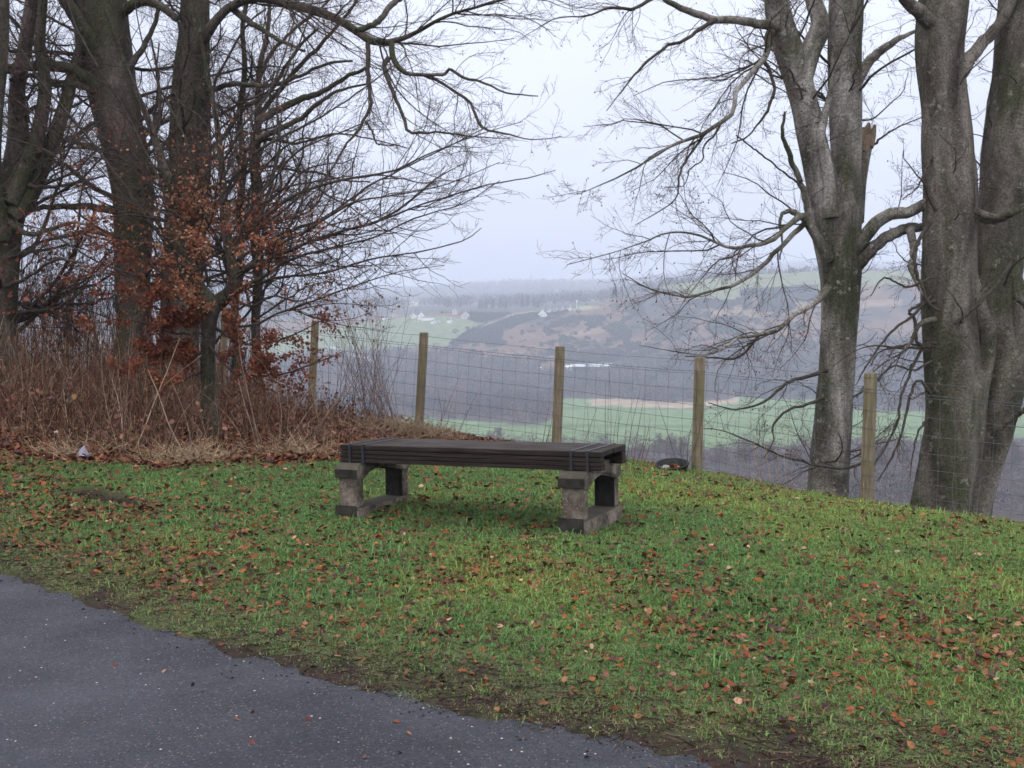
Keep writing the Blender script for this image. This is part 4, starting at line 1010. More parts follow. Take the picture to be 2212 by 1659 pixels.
def wire_path(drop_top, k=40, sag=.01, seed=0):
    """a strand at drop_top metres below the post tops (fraction >1: near the ground)"""
    P = []
    r = np.random.RandomState(seed)
    for i in range(len(tops) - 1):
        h0 = tops[i] + (bases[i] - tops[i]) * drop_top; h1 = tops[i + 1] + (bases[i + 1] - tops[i + 1]) * drop_top
        t = np.linspace(0, 1, k, endpoint=False)[:, None]
        s = -sag * 4 * t * (1 - t) * r.uniform(.3, 1.4)
        P.append(h0 * (1 - t) + h1 * t + np.concatenate([0 * t, 0 * t, s], 1) + front)
    P = np.vstack(P + [tops[-1:] + (bases[-1:] - tops[-1:]) * drop_top + front])
    P[:, 2] += (fbm(np.arange(len(P)) / 6., np.full(len(P), seed * 3.3), 2, seed) - .5) * .012
    return P
a = Acc(); W = wire_path(.035, seed=1); a.tubes(W[None], np.full((1, len(W)), .0019), 4); a.build('top_wire', m_wire, fence)
a = Acc(); W = wire_path(.125, seed=2); a.tubes(W[None], np.full((1, len(W)), .0022), 4)
bi = np.arange(2, len(W) - 1, 2); r_ = np.random.RandomState(4)
d = norm(r_.normal(size=(len(bi), 3))) * .016
a.tubes(np.stack([W[bi] - d, W[bi], W[bi] + d], 1), np.full((len(bi), 3), .0016), 3)
d = norm(r_.normal(size=(len(bi), 3))) * .005
a.tubes(np.stack([W[bi] - d, W[bi], W[bi] + d], 1), np.full((len(bi), 3), .0045), 4)
a.build('barbed_wire', m_wire, fence)
a = Acc()
fr = [.145, .285, .42, .55, .67, .78, .88, .96]
Ws = [wire_path(f, seed=5 + i, sag=.012) for i, f in enumerate(fr)]
for W in Ws: a.tubes(W[None], np.full((1, len(W)), .0021), 4)
# verticals about every 15 cm
S = np.linalg.norm(np.diff(Ws[0][:, :2], axis=0), axis=1); s = np.r_[0, np.cumsum(S)]
sv = np.arange(.05, s[-1], .15) + r_.uniform(-.012, .012, len(np.arange(.05, s[-1], .15)))
cols_ = []
for W in Ws:
    f = sv + r_.uniform(-.008, .008, len(sv)); cols_.append(np.stack([np.interp(f, s, W[:, j]) for j in range(3)], 1))
V_ = np.stack(cols_, 1)
a.tubes(V_, np.full(V_.shape[:2], .0018), 3)
K_ = V_.reshape(-1, 3); d = np.array([[.006, .004, .002]])
a.tubes(np.stack([K_ - d, K_, K_ + d], 1), np.full((len(K_), 3), .0042) * np.array([[.5, 1, .5]]), 4)
a.build('wire_netting', m_wire, fence)

# ------------------------------------------------------------------ tub, bag, litter
m_tub = flat_mat('black_rubber', (.009, .010, .012), .6, .3, .3, 12, .002)
tb = P2(1453, 1008, 10.75)
tub = empty('tub', (tb[0], tb[1], float(ground_z(tb[0], tb[1]))), 'round black rubber feed tub lying tilted against a fence post', 'tub')
prof = [(.0, .0), (.12, .0), (.145, .02), (.175, .13), (.188, .14), (.186, .152), (.172, .15), (.135, .03), (.11, .018), (0, .016)]
sd = 40; V = []; Fc = []
for r0, z0 in prof:
    for k in range(sd): a_ = k / sd * 2 * math.pi; V.append((r0 * math.cos(a_), r0 * math.sin(a_), z0))
for i in range(len(prof) - 1):
    for k in range(sd): Fc.append([i * sd + k, i * sd + (k + 1) % sd, (i + 1) * sd + (k + 1) % sd, (i + 1) * sd + k])
o = place(V, Fc, 'tub_shell', m_tub, None, 0); o.parent = tub
for p in o.data.polygons: p.use_smooth = True
tub.rotation_euler = (math.radians(12), math.radians(-6), 0); tub.scale = (.94, .94, .8); tub.location.z = float(ground_z(tb[0], tb[1])) - .035
TM = Matrix.Translation(tub.location) @ tub.rotation_euler.to_matrix().to_4x4() @ Matrix.Diagonal((.94, .94, .8, 1))
r_ = np.random.RandomState(8); n = 40
ps = np.array([TM @ Vector((x * .12, y * .10 + .03, .05 + abs(z) * .06)) for x, y, z in r_.normal(0, .55, (n, 3))])
V, f, c = leaf_mesh(ps, r_.normal(0, .4, (n, 3)) + [0, 0, 1], r_.uniform(.05, .08, n), leaf_cols(n, 3, PAL_R, (5, 3, 3, 2)), 4)
a = Acc(); a.add(V, f, c); o = a.build('leaves_in_tub', m_leafg, None, False); tag(o, 'brown leaves lying inside the black tub', 'leaves', kind='stuff')
m_pale = flat_mat('pale_plastic', (.27, .25, .31), .4, .5, .2, 20, .004)
def crumple(name, loc, size, label, cat, mat, seed, pts=None):
    r = np.random.RandomState(seed); nu, nv = 16, 9; V = []; Fc = []
    for i in range(nv):
        th = i / (nv - 1) * math.pi
        for k in range(nu):
            ph = k / nu * 2 * math.pi; rad = 1 + .5 * (fbm(np.array([math.cos(ph) * 1.7 + th]), np.array([math.sin(ph) * 1.7 + th * 2 + seed]), 3, seed)[0] - .5) * 2
            V.append((size[0] * rad * math.sin(th) * math.cos(ph) * (1 - (.75 if cat == 'bag' else 0) * (1 + math.cos(th)) / 2), size[1] * rad * math.sin(th) * math.sin(ph), size[2] * rad * math.cos(th)))
    for i in range(nv - 1):
        for k in range(nu): Fc.append([i * nu + k, i * nu + (k + 1) % nu, (i + 1) * nu + (k + 1) % nu, (i + 1) * nu + k])
    o = place(V, Fc, name, mat, None, 0); o.location = tuple(loc); return tag(o, label, cat)
q = P2(177, 1008, 8.75); q[2] = ground_z(q[0], q[1])
V = []; nu = 18
for i, (rr0, zz0) in enumerate([(.105, 0), (.10, .03), (.072, .07), (.045, .11), (.022, .15), (.004, .185)]):
    for k in range(nu):
        a_ = k / nu * 2 * math.pi; j_ = 1 + .22 * math.sin(3 * a_ + i) + .12 * math.sin(7 * a_ + 2 * i)
        V.append((rr0 * j_ * math.cos(a_) + .02 * i * .4, .6 * rr0 * j_ * math.sin(a_), zz0))
Fc = [[i * nu + k, i * nu + (k + 1) % nu, (i + 1) * nu + (k + 1) % nu, (i + 1) * nu + k] for i in range(5) for k in range(nu)]
o = place(V, Fc, 'plastic_bag', m_pale, None, 0); o.location = tuple(q); o.scale = (.6, .6, .58); tag(o, 'small greyish-mauve plastic bag standing peaked on the grass edge by the brambles', 'bag')
m_white = flat_mat('white_plastic', (.75, .76, .76), .4, .5, .1, 20, .002)
q = P2(122, 950, 9.6); q[2] = ground_z(q[0], q[1]) + .10
crumple('crumpled_wrapper', q, (.016, .014, .013), 'tiny white crumpled wrapper caught in the brambles', 'litter', m_white, 3)
q = np.array(TM @ Vector((-.07, .03, .085)))
crumple('crumpled_rag', q, (.055, .045, .03), 'pale crumpled rag lying inside the black tub', 'rag', flat_mat('pale_rag', (.30, .28, .27), .8, .2, .2, 20), 9)

# ------------------------------------------------------------------ village, barn, sheep, lone trees
m_wh = flat_mat('white_render', (.80, .79, .76), .8, .2, .06, .5)
m_cream = flat_mat('cream_render', (.55, .50, .46), .8, .2, .08, .5)
m_slate = flat_mat('slate_roof', (.10, .105, .12), .7, .3, .15, .6)
m_dark = flat_mat('dark_opening', (.03, .03, .035), .4, .4, .1, 1)
m_tin = flat_mat('pale_tin_roof', (.42, .47, .50), .5, .4, .1, .2)
def house(label, px, py, Y, wid, dep, hgt, rh, rot, mat=None, roofm=None, group='white houses in the far village', cat='house', name='house', gable_window=False):
    p = at(px, py, Y); z = float(hill_z(p[0], p[1]))
    root = empty(name, (p[0], p[1], z), label, cat, group); root.rotation_euler = (0, 0, rot)
    x, y = wid / 2, dep / 2
    hb = -3
    V = [(-x, -y, hb), (x, -y, hb), (x, y, hb), (-x, y, hb), (-x, -y, hgt), (x, -y, hgt), (x, y, hgt), (-x, y, hgt), (0, -y, hgt + rh), (0, y, hgt + rh)]
    Fc = [[0, 1, 5, 8, 4], [2, 3, 7, 9, 6], [1, 2, 6, 5], [3, 0, 4, 7]]
    o = place(V, Fc, 'wall', mat or m_wh, None); o.parent = root
    e_ = .4; k_ = rh / x
    V = []
    for sx in (-1, 1):
        for (a_, zz) in ((sx * (x + e_), hgt - e_ * k_ + .12), (0, hgt + rh + .12)):
            for yy in (-y - e_, y + e_): V += [(a_, yy, zz), (a_, yy, zz + .25)]
    Fc = []
    for h in (0, 8):
        for q_ in ([0, 2, 3, 1], [4, 5, 7, 6], [0, 1, 5, 4], [2, 6, 7, 3], [1, 3, 7, 5], [0, 4, 6, 2]): Fc.append([i + h for i in q_])
    o = place(V, Fc, 'roof', roofm or m_slate, None); o.parent = root
    q_, f_ = box_vf((0, -y * .55, hgt + rh + .7), (.45, .6, .9)); o = place(q_, f_, 'chimney', mat or m_wh, None); o.parent = root
    V = []; Fc = []
    for j, (wx, wz) in enumerate(((-.45 * x, hgt * .45), (.45 * x, hgt * .45), (0, hgt * .95))):
        q_, f_ = box_vf((wx, -y - .03, wz), (.5, .06, .65)); o = place(q_, f_, 'window', m_dark, None); o.parent = root
    return root
VD = 1470
VH = [('white village house with the tallest gable, left end of the long white terrace', 421, 310.7, 1460, 9, 9, 5, 4.2, .2),
      ('small white gabled house just left of the white terrace', 413.7, 311.5, 1470, 7, 8, 4, 3.4, -.3),
      ('white cottage stepped below the right end of the terrace', 433.6, 316.2, 1420, 6, 6, 3.2, 2, .5),
      ('white cottage at the field corner between the two gabled houses', 450, 316.2, 1425, 9, 6, 3.2, 2.4, 1.2),
      ('faint grey gabled house half hidden by trees above the field', 454.5, 310, 1490, 7, 8, 5.5, 3.4, .1),
      ('pale broad-gabled house next to the dark gorse patch', 465, 311.5, 1460, 11, 9, 5, 5, .35),
      ('white cottage farthest left, seen through bare branches', 385, 316, 1460, 7, 7, 3.5, 2.6, .4),
      ('pale cottage at the left among trees behind the hill field', 394, 312, 1500, 7, 7, 3.5, 2.6, -.5),
      ('white steep A-shaped gable house on the ridge right of the dark conifers', 542.5, 304.6, 1452, 12, 9, 2.6, 7.2, 0.0),
      ('small white house on the ridge just right of the A-shaped gable', 549, 303.2, 1462, 6, 6, 4.2, 2.2, .7),
      ('low cottage in the middle of the ridge houses', 556, 302.6, 1462, 6, 6, 3.2, 2, 1.0),
      ('white gabled cottage left of the white mast', 562, 301.8, 1462, 8, 7, 3.2, 3, .5),
      ('highest small white cottage right beside the white mast', 569, 299.6, 1465, 7, 6, 3.4, 2, .9)]
for h in VH:
    house(h[0], h[1], h[2], h[3], h[4], h[5], h[6], h[7], h[8], m_wh if 'faint' not in h[0] and 'pale' not in h[0] else m_cream)
p = at(428, 313, 1450); z = float(hill_z(p[0], p[1]))
root = empty('terrace', (p[0], p[1], z), 'long low white terrace joined to the tall gable in the far village', 'building', None); root.rotation_euler = (0, 0, -.08)
q_, f_ = box_vf((0, 0, .5), (9, 3, 3)); place(q_, f_, 'wall', m_wh, None).parent = root
V = [(-9.3, -3.3, 3.4), (9.3, -3.3, 3.4), (9.3, 3.3, 3.4), (-9.3, 3.3, 3.4), (-9.3, 0, 5), (9.3, 0, 5)]
place(V, [[0, 1, 5, 4], [2, 3, 4, 5], [0, 4, 3], [1, 2, 5], [0, 3, 2, 1]], 'roof', m_slate, None).parent = root
# mast
p = at(576.8, 301, 1470); z = float(hill_z(p[0], p[1]))
mast = empty('mast', (p[0], p[1], z), 'slim white mast with a thicker white head above the ridge village', 'mast')
a = Acc(); a.tubes(np.array([[[0, 0, -2], [0, 0, 4], [0, 0, 7]]], float), np.array([[.5, .4, .35]]), 8); o = a.build('pole', m_wh, None); o.parent = mast
a = Acc(); a.tubes(np.array([[[0, 0, 7], [0, 0, 8], [0, 0, 11], [0, 0, 12]]], float), np.array([[.4, .9, .9, .3]]), 8); o = a.build('mast_head', m_wh, None); o.parent = mast
# barn
p = at(591, 370.5, 1170); z = float(hill_z(p[0], p[1]))
barn = empty('barn', (p[0], p[1], z), 'long low farm shed with pale metal roof at the foot of the hill', 'barn')
q_, f_ = box_vf((0, 0, .5), (19.5, 7, 3)); place(q_, f_, 'wall', m_dark, None).parent = barn
V = [(-20, -7.5, 3.6), (20, -7.5, 3.6), (20, 7.5, 3.6), (-20, 7.5, 3.6), (-20, 0, 6.6), (20, 0, 6.6)]
place(V, [[0, 1, 5, 4], [2, 3, 4, 5], [0, 4, 3], [1, 2, 5], [0, 3, 2, 1]], 'roof', m_tin, None).parent = barn
house('white farmhouse at the left end of the long farm shed', 569.5, 370.3, 1165, 6.5, 8, 3.4, 2.2, 1.1, m_wh, m_wh, 'farm buildings in the valley')
house('pale gabled shed at the right end of the long farm shed', 611, 370, 1168, 6, 7, 4, 2.6, .1, m_cream, m_tin, 'farm buildings in the valley', 'shed', 'shed')
house('tiny white shed standing alone left of the farm', 542, 369.5, 1168, 3.2, 3, 2.2, 1, .4, m_wh, m_wh, 'farm buildings in the valley', 'shed', 'shed')
# sheep
m_fleece = flat_mat('fleece', (.75, .72, .66), .95, .1, .1, 3)
sh0 = None
for i, (px, py, ll) in enumerate([(414.5, 322.4, 'leftmost white sheep grazing on the far hill field'), (418.7, 322.4, 'white sheep second from the left on the far hill field'), (438.4, 321.6, 'white sheep right of centre on the far hill field'), (439.9, 322.2, 'rightmost white sheep on the far hill field')]):
    rr_ = 1380; p = at(px, py, rr_); Yc = np.linspace(1250, 1475, 200); zz = hill_z((px - 512) / F * Yc, Yc); pyy = proj((px - 512) / F * Yc, Yc, zz)[1]
    Yb = Yc[np.argmin(np.abs(pyy - py))]; p = np.array([(px - 512) / F * Yb, Yb, float(hill_z((px - 512) / F * Yb, Yb))])
    if sh0 is None:
        a = Acc()
        bx = np.array([[-.75, 0, .75], [-.55, 0, .85], [0, 0, .88], [.5, 0, .85], [.72, 0, .95], [.95, 0, .8], [1.1, 0, .6]]); a.tubes(bx[None], np.array([[.15, .36, .42, .36, .2, .14, .07]]), 10)
        for lx in (-.45, .42):
            for ly in (-.17, .17): a.tubes(np.array([[[lx, ly, .6], [lx + .03, ly, .3], [lx, ly, 0]]]), np.array([[.11, .06, .05]]), 6)
        sh0 = a.build('sheep', m_fleece, None); s_o = sh0
    else:
        s_o = sh0.copy(); sc.collection.objects.link(s_o)
    s_o.location = tuple(p); s_o.scale = (1.3,) * 3; s_o.rotation_euler = (0, 0, i * 1.3)
    tag(s_o, ll, 'sheep', 'sheep on the hill field')
# conifers near the village and single field trees
def far_tree(name, label, cat, px, py, Y0, Y1, H, W_, col, cone, seed, nt=160, tri=.8, group=None):
    Yc = np.linspace(Y0, Y1, 120); zz = hill_z((px - 512) / F * Yc, Yc); pyy = proj((px - 512) / F * Yc, Yc, zz)[1]
    Yb = Yc[np.argmin(np.abs(pyy - py))]; Xb = (px - 512) / F * Yb; zb = float(hill_z(Xb, Yb))
    root = empty(name, (Xb, Yb, zb), label, cat, group)
    o = crowns('crown', np.array([0.]), np.array([0.]), np.array([0.]), np.array([H]), np.array([W_]), np.array([col]), nt, tri, seed, cone, m_wood); o.parent = root
    a = Acc(); a.tubes(np.array([[[0, 0, -1], [0, 0, H * .5], [0, 0, H * .95]]]), np.array([[.3, .2, .05]]), 6, np.array(col)); a.build('trunk', m_wood, None).parent = root
con = (.022, .035, .028)
for i, (px, py, H, W_) in enumerate([(480, 308, 15, 8), (486, 308.5, 17, 9), (493, 308, 16, 8), (500, 308, 20, 9), (506, 307, 15, 8), (522, 306, 16, 10), (528, 306, 19, 10), (534, 306, 17, 9), (538, 306, 12, 7)]):
    far_tree('conifer', 'dark conifer, number %s from the left in the clump %s the village' % (['one', 'two', 'three', 'four', 'five'][i] if i < 5 else ['one', 'two', 'three', 'four'][i - 5], 'below' if i < 5 else 'left of the A-shaped gable in') if False else
             ['first dark conifer of the clump above the big gorse patch, leftmost', 'second dark conifer of the clump above the big gorse patch', 'middle dark conifer of the clump above the big gorse patch', 'tallest dark conifer of the clump above the big gorse patch', 'rightmost dark conifer of the clump above the big gorse patch',
              'leftmost dark conifer of the group beside the A-shaped gable', 'tallest dark conifer of the group beside the A-shaped gable', 'third dark conifer of the group beside the A-shaped gable', 'short dark conifer touching the A-shaped gable house'][i],
             'conifer', px, py, 1440, 1560, H, W_, con, True, 30 + i, 170, 1.0, 'conifers by the far village')
far_tree('conifer', 'pointed conifer rising alone above the skyline wood', 'conifer', 531, 286, 3200, 3950, 46, 16, con, True, 50, 150, 1.4)
for i, (px, py, H, W_, ll) in enumerate([(455.5, 334, 7, 9, 'round bare tree in the hill field beside the gorse, the larger one'), (467.5, 330, 5, 6, 'small round bush in the hill field close to the gorse tip')]):
    far_tree('bare_tree', ll, 'tree', px, py, 1250, 1440, H, W_, (.05, .05, .045), False, 60 + i, 200, .6)
# bare trees on the valley floor that stand clear of the scrub
far_specs = [(498, 446, 10, 11), (489, 447, 8, 9), (513, 450, 7, 8), (574, 452, 7, 8), (660, 459, 13, 12), (672, 462, 14, 12), (684, 462, 12, 12), (700, 465, 11, 11), (720, 470, 12, 12), (745, 468, 14, 13), (768, 470, 12, 12), (796, 472, 13, 12), (640, 462, 9, 10), (620, 458, 8, 9), (880, 474, 13, 13), (905, 470, 14, 13), (1000, 480, 14, 14), (1020, 470, 13, 13), (545, 452, 6, 8), (870, 480, 11, 11)]
far_specs.sort()
ORD = ['leftmost', 'second', 'third', 'fourth', 'fifth', 'sixth', 'seventh', 'eighth', 'ninth', 'tenth', 'eleventh', 'twelfth', 'thirteenth', 'fourteenth', 'fifteenth', 'sixteenth', 'seventeenth', 'eighteenth', 'nineteenth', 'rightmost']
for i, (px, py, H, W_) in enumerate(far_specs):
    Yc = np.linspace(330, 620, 120); zz = hill_z((px - 512) / F * Yc, Yc); pyy = proj((px - 512) / F * Yc, Yc, zz)[1]
    Yb = Yc[np.argmin(np.abs(pyy - py))]; Xb = (px - 512) / F * Yb; zb = float(hill_z(Xb, Yb))
    root = empty('bare_tree', (Xb, Yb, zb), ('bare purplish tree on the valley floor beyond the fence, ' + (ORD[i] + ' from the left' if 0 < i < 19 else ORD[i] + ' of the row')), 'tree', 'bare trees on the valley floor')
    rs = np.random.RandomState(200 + i)
    tk = np.array([[[0, 0, -.5], [rs.normal(0, .1), 0, H * .3], [rs.normal(0, .3), rs.normal(0, .2), H * .6], [rs.normal(0, .5), 0, H * .92]]]); tr_ = np.array([[.3, .22, .13, .04]])
    a = Acc(); a.tubes(tk, tr_, 6, TW_D * 1.2); a.build('trunk', m_twig, None).parent = root
    tk8 = resample(tk[0], 12)[None]; tr8 = np.interp(np.linspace(0, 3, 12), range(4), tr_[0])[None]
    b1, r1 = children(tk8, tr8, 4.5, 8, .62 * W_ / H, (.6, 1.25), i, .03, .15, .18, rlen=.016, lmax=W_ * .62)
    b2, r2 = children(b1, r1, 2.4, 5, .55, (.4, .9), i + 1, .02, .25, .15, rlen=.015, rmin=.035, lmax=2.5)
    b3, r3 = children(b2, r2, 3, 3, .8, (.4, .9), i + 2, .02, .2, .15, rlen=.02, rmin=.035, lmin=.6, lmax=1.5)
    a = Acc(); a.tubes(b1, r1, 4, TW_R); a.tubes(b2, r2, 3, TW_R * 1.1); a.tubes(b3, r3, 3, TW_R * 1.3); a.build('crown', m_twig, None).parent = root

# ------------------------------------------------------------------ canes, brambles, shoots, dry grass
def canes(X, Y, H, lean, col, seed, K=6, r0=.004, bend=.25, z0=0.):
    r = np.random.RandomState(seed); n = len(X); Z = ground_z(X, Y) - .03 + z0
    d = norm(np.stack([r.normal(0, 1, n) * lean, r.normal(0, 1, n) * lean, np.ones(n)], 1)); P = np.empty((n, K, 3)); P[:, 0] = np.stack([X, Y, Z], 1)
    st = (H / (K - 1))[:, None]; bd = norm(r.normal(size=(n, 3)) * [1, 1, .0]) * bend * r.uniform(0, 1, (n, 1)) / K * 3
    for j in range(1, K):
        d = norm(d + bd + r.normal(0, .05, (n, 3))); P[:, j] = P[:, j - 1] + d * st
    return P, np.maximum(r0 * r.uniform(.5, 1.3, (n, 1)) * np.linspace(1, .35, K)[None], .0012)
def bank_points(n, seed, x0=-11, x1=-.6, y0=8.3, y1=17):
    r = np.random.RandomState(seed); X = r.uniform(x0, x1, n); Y = r.uniform(y0, y1, n)
    k = (litter_mask(X, Y) > r.uniform(.2, 1, n)) & (fence_dist(X, Y) < 1.2) & (np.abs(X) < .62 * Y + .5)
    return X[k], Y[k]
C_CANE = [(.18, .105, .068), (.12, .060, .040), (.30, .215, .145), (.07, .038, .028)]
ag = Acc()
X, Y = bank_points(9500, 81); n = len(X); r = np.random.RandomState(82)
dlx = np.interp(X, [-10, -4, -2.8, -1.8, -1.2, -.6], [1.05, 1.05, .66, .26, .16, .1])
H = r.uniform(.25, 1.15, n) * dlx * np.where(Y > 13, .6, 1.) * (.6 + .8 * fbm(X, Y, 2, 33))
fr_ = litter_mask(X, Y - .7); kk = r.rand(n) < .12 + .88 * fr_; X, Y, H = X[kk], Y[kk], H[kk]; n = len(X)
P, Rr = canes(X, Y, H, .24, None, 83, bend=.32, r0=.0042); ag.tubes(P, Rr, 3, leaf_cols(n, 84, C_CANE, (4, 4, 2, 3)))
k = r.rand(n) < .5
Pb, Rb = children(P[k], Rr[k], 2.5, 4, .5, (.4, 1.0), 85, .05, .15, .2, lmin=.06, lmax=.3); ag.tubes(Pb, Rb, 3, leaf_cols(len(Pb), 86, C_CANE, (4, 4, 2, 3)))
# a few long pale leaning canes
X, Y = bank_points(260, 87, x1=-1.8, y1=11.5); n = len(X); H = r.uniform(.7, 1.5, n)
P, Rr = canes(X, Y, H, .55, None, 88, K=8, bend=.5, r0=.0045); ag.tubes(P, Rr, 4, leaf_cols(n, 89, [(.34, .25, .18), (.22, .14, .10)], (2, 2)))
o = ag.build('undergrowth', m_twig, None); tag(o, 'tangle of brown bramble canes and dead stems', 'undergrowth', kind='stuff')
# upright whips beyond the fence on the left
aw = Acc(); r = np.random.RandomState(91)
n = 520; Y = r.uniform(15.5, 18.5, n); X = (r.uniform(5, 250, n) - 512) / F * Y
P, Rr = canes(X, Y, r.uniform(1.2, 2.7, n), .10, None, 92, K=8, bend=.12, r0=.0065, z0=0); aw.tubes(P, Rr, 3, leaf_cols(n, 93, [(.10, .065, .06), (.06, .045, .045)], (1, 1)))
Pb, Rb = children(P, Rr, 3, 4, .25, (.3, .7), 94, .15, .1, .3, lmin=.1, lmax=.5); aw.tubes(Pb, Rb, 3, TW_R)
o = aw.build('hedge_whips', m_twig, None); tag(o, 'thicket of thin upright whips beyond the fence', 'thicket', kind='stuff')
# leaf litter drifting among the canes (hung on stems too)
X, Y = bank_points(14000, 95); n = len(X); r = np.random.RandomState(96)
Z = ground_z(X, Y) + r.uniform(0, 1, n) ** 2.2 * .55 * np.interp(X, [-2.8, -1.8, -1], [1, .3, .15])
V, f, c = leaf_mesh(np.stack([X, Y, Z], 1), r.normal(size=(n, 3)), r.uniform(.035, .065, n), leaf_cols(n, 97, [(.16, .07, .045), (.10, .05, .035), (.26, .12, .07)], (4, 4, 2)), 98)
al = Acc(); al.add(V, f, c); o = al.build('caught_leaves', m_leaf, None, False); tag(o, 'brown leaves caught among the brambles', 'leaves', kind='stuff')
# clumps of shoots standing by the fence
def clump(name, label, bases_, seed, lean=(.0, 0), twig=1.5, r0=.004, col=(.11, .065, .055), spread=.04, cat='shrub', group=None, bend=.12):
    """bases_: list of (x,y 2212 px of the foot, tip x, tip y, Y)"""
    r = np.random.RandomState(seed); a = Acc(); P = []; Rr = []
    b0 = P2(bases_[0][0], bases_[0][1], bases_[0][4])
    root = empty(name, (b0[0], b0[1], float(ground_z(b0[0], b0[1]))), label, cat, group)
    for (x, y, tx, ty, Y) in bases_:
        b = P2(x, y, Y); g = float(ground_z(b[0], b[1])); b[2] = g - .03
        t = P2(tx, ty, Y + r.uniform(-.15, .15)); m_ = (b + t) / 2 + r.normal(0, .02 + .04 * bend, 3); q = resample(np.stack([b, m_, t]), 10)
        P.append(q); Rr.append(np.maximum(r0 * r.uniform(.8, 1.2) * np.linspace(1, .35, 10), .0013))
    P = np.array(P); Rr = np.array(Rr)
    for i in range(len(P)):
        a = Acc(); a.tubes(P[i:i + 1], Rr[i:i + 1], 5, np.array(col))
        B, Rb = children(P[i:i + 1], Rr[i:i + 1], twig, 5, .25, (.35, .7), seed + 1 + i, .1, .08, .3, lmin=.05, lmax=.35)
        if len(B): a.tubes(B, Rb, 3, np.array(col))
        a.build('stem', m_twig, root)
    return root
r = np.random.RandomState(5)
clump('bare_shrub', 'fan of pale leaning stems between the two leftmost clear posts', [(r.uniform(790, 870), r.uniform(900, 925), r.uniform(690, 830), r.uniform(560, 800), 12.4) for i in range(34)], 401, r0=.0042, col=(.20, .135, .115), twig=1.2)
clump('bare_shrub', 'upright dark stems left of the post where the brambles end', [(r.uniform(700, 860), r.uniform(880, 930), r.uniform(690, 890), r.uniform(600, 820), 12.6) for i in range(44)], 402, r0=.0034, col=(.08, .055, .05), twig=2.2)
clump('bare_shrub', 'few dark twigs just right of the second clear post, behind the bench', [(925, 935, 962, 862, 12.2), (940, 940, 1000, 795, 12.1), (960, 948, 975, 870, 12.1), (950, 940, 945, 840, 12.1), (985, 950, 1030, 850, 12.1)], 403, r0=.004, twig=2)
clump('bare_shrub', 'two dark shoots directly left of the middle fence post', [(1175, 960, 1197, 868, 11.7), (1170, 960, 1185, 880, 11.7), (1160, 965, 1150, 920, 11.7)], 404, twig=1)
clump('bare_shrub', 'thin upright shoots behind the right end of the bench', [(1240, 962, 1248, 905, 11.2), (1252, 962, 1290, 880, 11.2), (1265, 962, 1268, 870, 11.2), (1312, 965, 1308, 825, 11.1), (1318, 965, 1316, 800, 11.1), (1328, 965, 1335, 880, 11.1), (1333, 965, 1342, 870, 11.1), (1350, 965, 1372, 850, 11.0), (1352, 965, 1385, 835, 11.0), (1366, 968, 1395, 840, 11.0)], 405, twig=.7, r0=.0035)
clump('bare_shrub', 'short reddish shoots just beyond the right end of the bench', [(1375, 985, 1378, 930, 10.6), (1380, 985, 1405, 905, 10.6), (1370, 985, 1395, 920, 10.6), (1384, 985, 1402, 925, 10.6)], 406, twig=1.5, r0=.0045, col=(.14, .075, .055))
clump('bare_shrub', 'slim greenish sapling growing out beside the black tub', [(1486, 1000, 1470, 930, 10.75), (1470, 930, 1420, 868, 10.75), (1484, 990, 1500, 900, 10.75), (1478, 960, 1520, 880, 10.7)], 407, twig=3, r0=.0045, col=(.09, .10, .06))
clump('dry_weeds', 'pale dry weed stalks standing between the two rightmost posts', [(1640 + i * 9, 1024 + i * 1, 1610 + i * 12 + r.uniform(-6, 6), 935 + r.uniform(-20, 30), 10.1) for i in range(9)], 408, twig=2.5, r0=.0028, col=(.36, .25, .16), cat='weeds')
clump('dry_weeds', 'tuft of short pale stalks right of the rightmost post', [(1905 + i * 7, 1100, 1895 + i * 11, 1075 + r.uniform(-6, 6), 9.2) for i in range(5)], 409, twig=1, r0=.002, col=(.30, .24, .14), cat='weeds')
# ------------------------------------------------------------------ turf
r = np.random.RandomState(120)
def lawn_points(n, seed):
    r = np.random.RandomState(seed)
    u = r.uniform(0, 1, n); Y = 2.2 * (12.5 / 2.2) ** (u ** .8); X = r.uniform(-1, 1, n) * (.72 * Y + 1.6)
    fd = fence_dist(X, Y); ed = edge_dist(X, Y); lm = litter_mask(X, Y)
    k = (fd < .7) & (ed > .02) & (r.uniform(0, 1, n) > lm * 1.15)
    mudp = smooth01((ed - .10 - (fbm(X * 1.7, Y * 1.7, 4, 41) - .5) * .8 + (fbm(X * 9, Y * 9, 2, 49) - .5) * .5) / .45)
    k &= r.uniform(0, 1, n) < mudp * .94 + .06
    tt_ = (X + 2.8) * .75 - (Y - 7.1) * .66; nn_ = (X + 2.8) * .66 + (Y - 7.1) * .75
    k &= ~((np.abs(nn_ + .03 * np.sin(tt_ * 9)) < .15 - .06 * tt_) & (np.abs(tt_) < .6)) & ~((np.abs(nn_ + .15) < .04) & (tt_ > .4) & (tt_ < 1.15))
    bx_ = (X - BO[0]) * bu[0] + (Y - BO[1]) * bu[1]; by_ = (X - BO[0]) * bv[0] + (Y - BO[1]) * bv[1]
    k &= ~((bx_ > -.01) & (bx_ < .175) & (by_ > -.06) & (by_ < BD + .06)) & ~((bx_ > BL - .25) & (bx_ < BL - .08) & (by_ > -.06) & (by_ < BD + .06))
    return X[k], Y[k]
X, Y = lawn_points(NBLADE, 121); n = len(X); Z = ground_z(X, Y); r = np.random.RandomState(122)
cl = fbm(X * 1.1, Y * 1.1, 4, 131); tuft = fbm(X * 7, Y * 7, 3, 132); ed = edge_dist(X, Y)
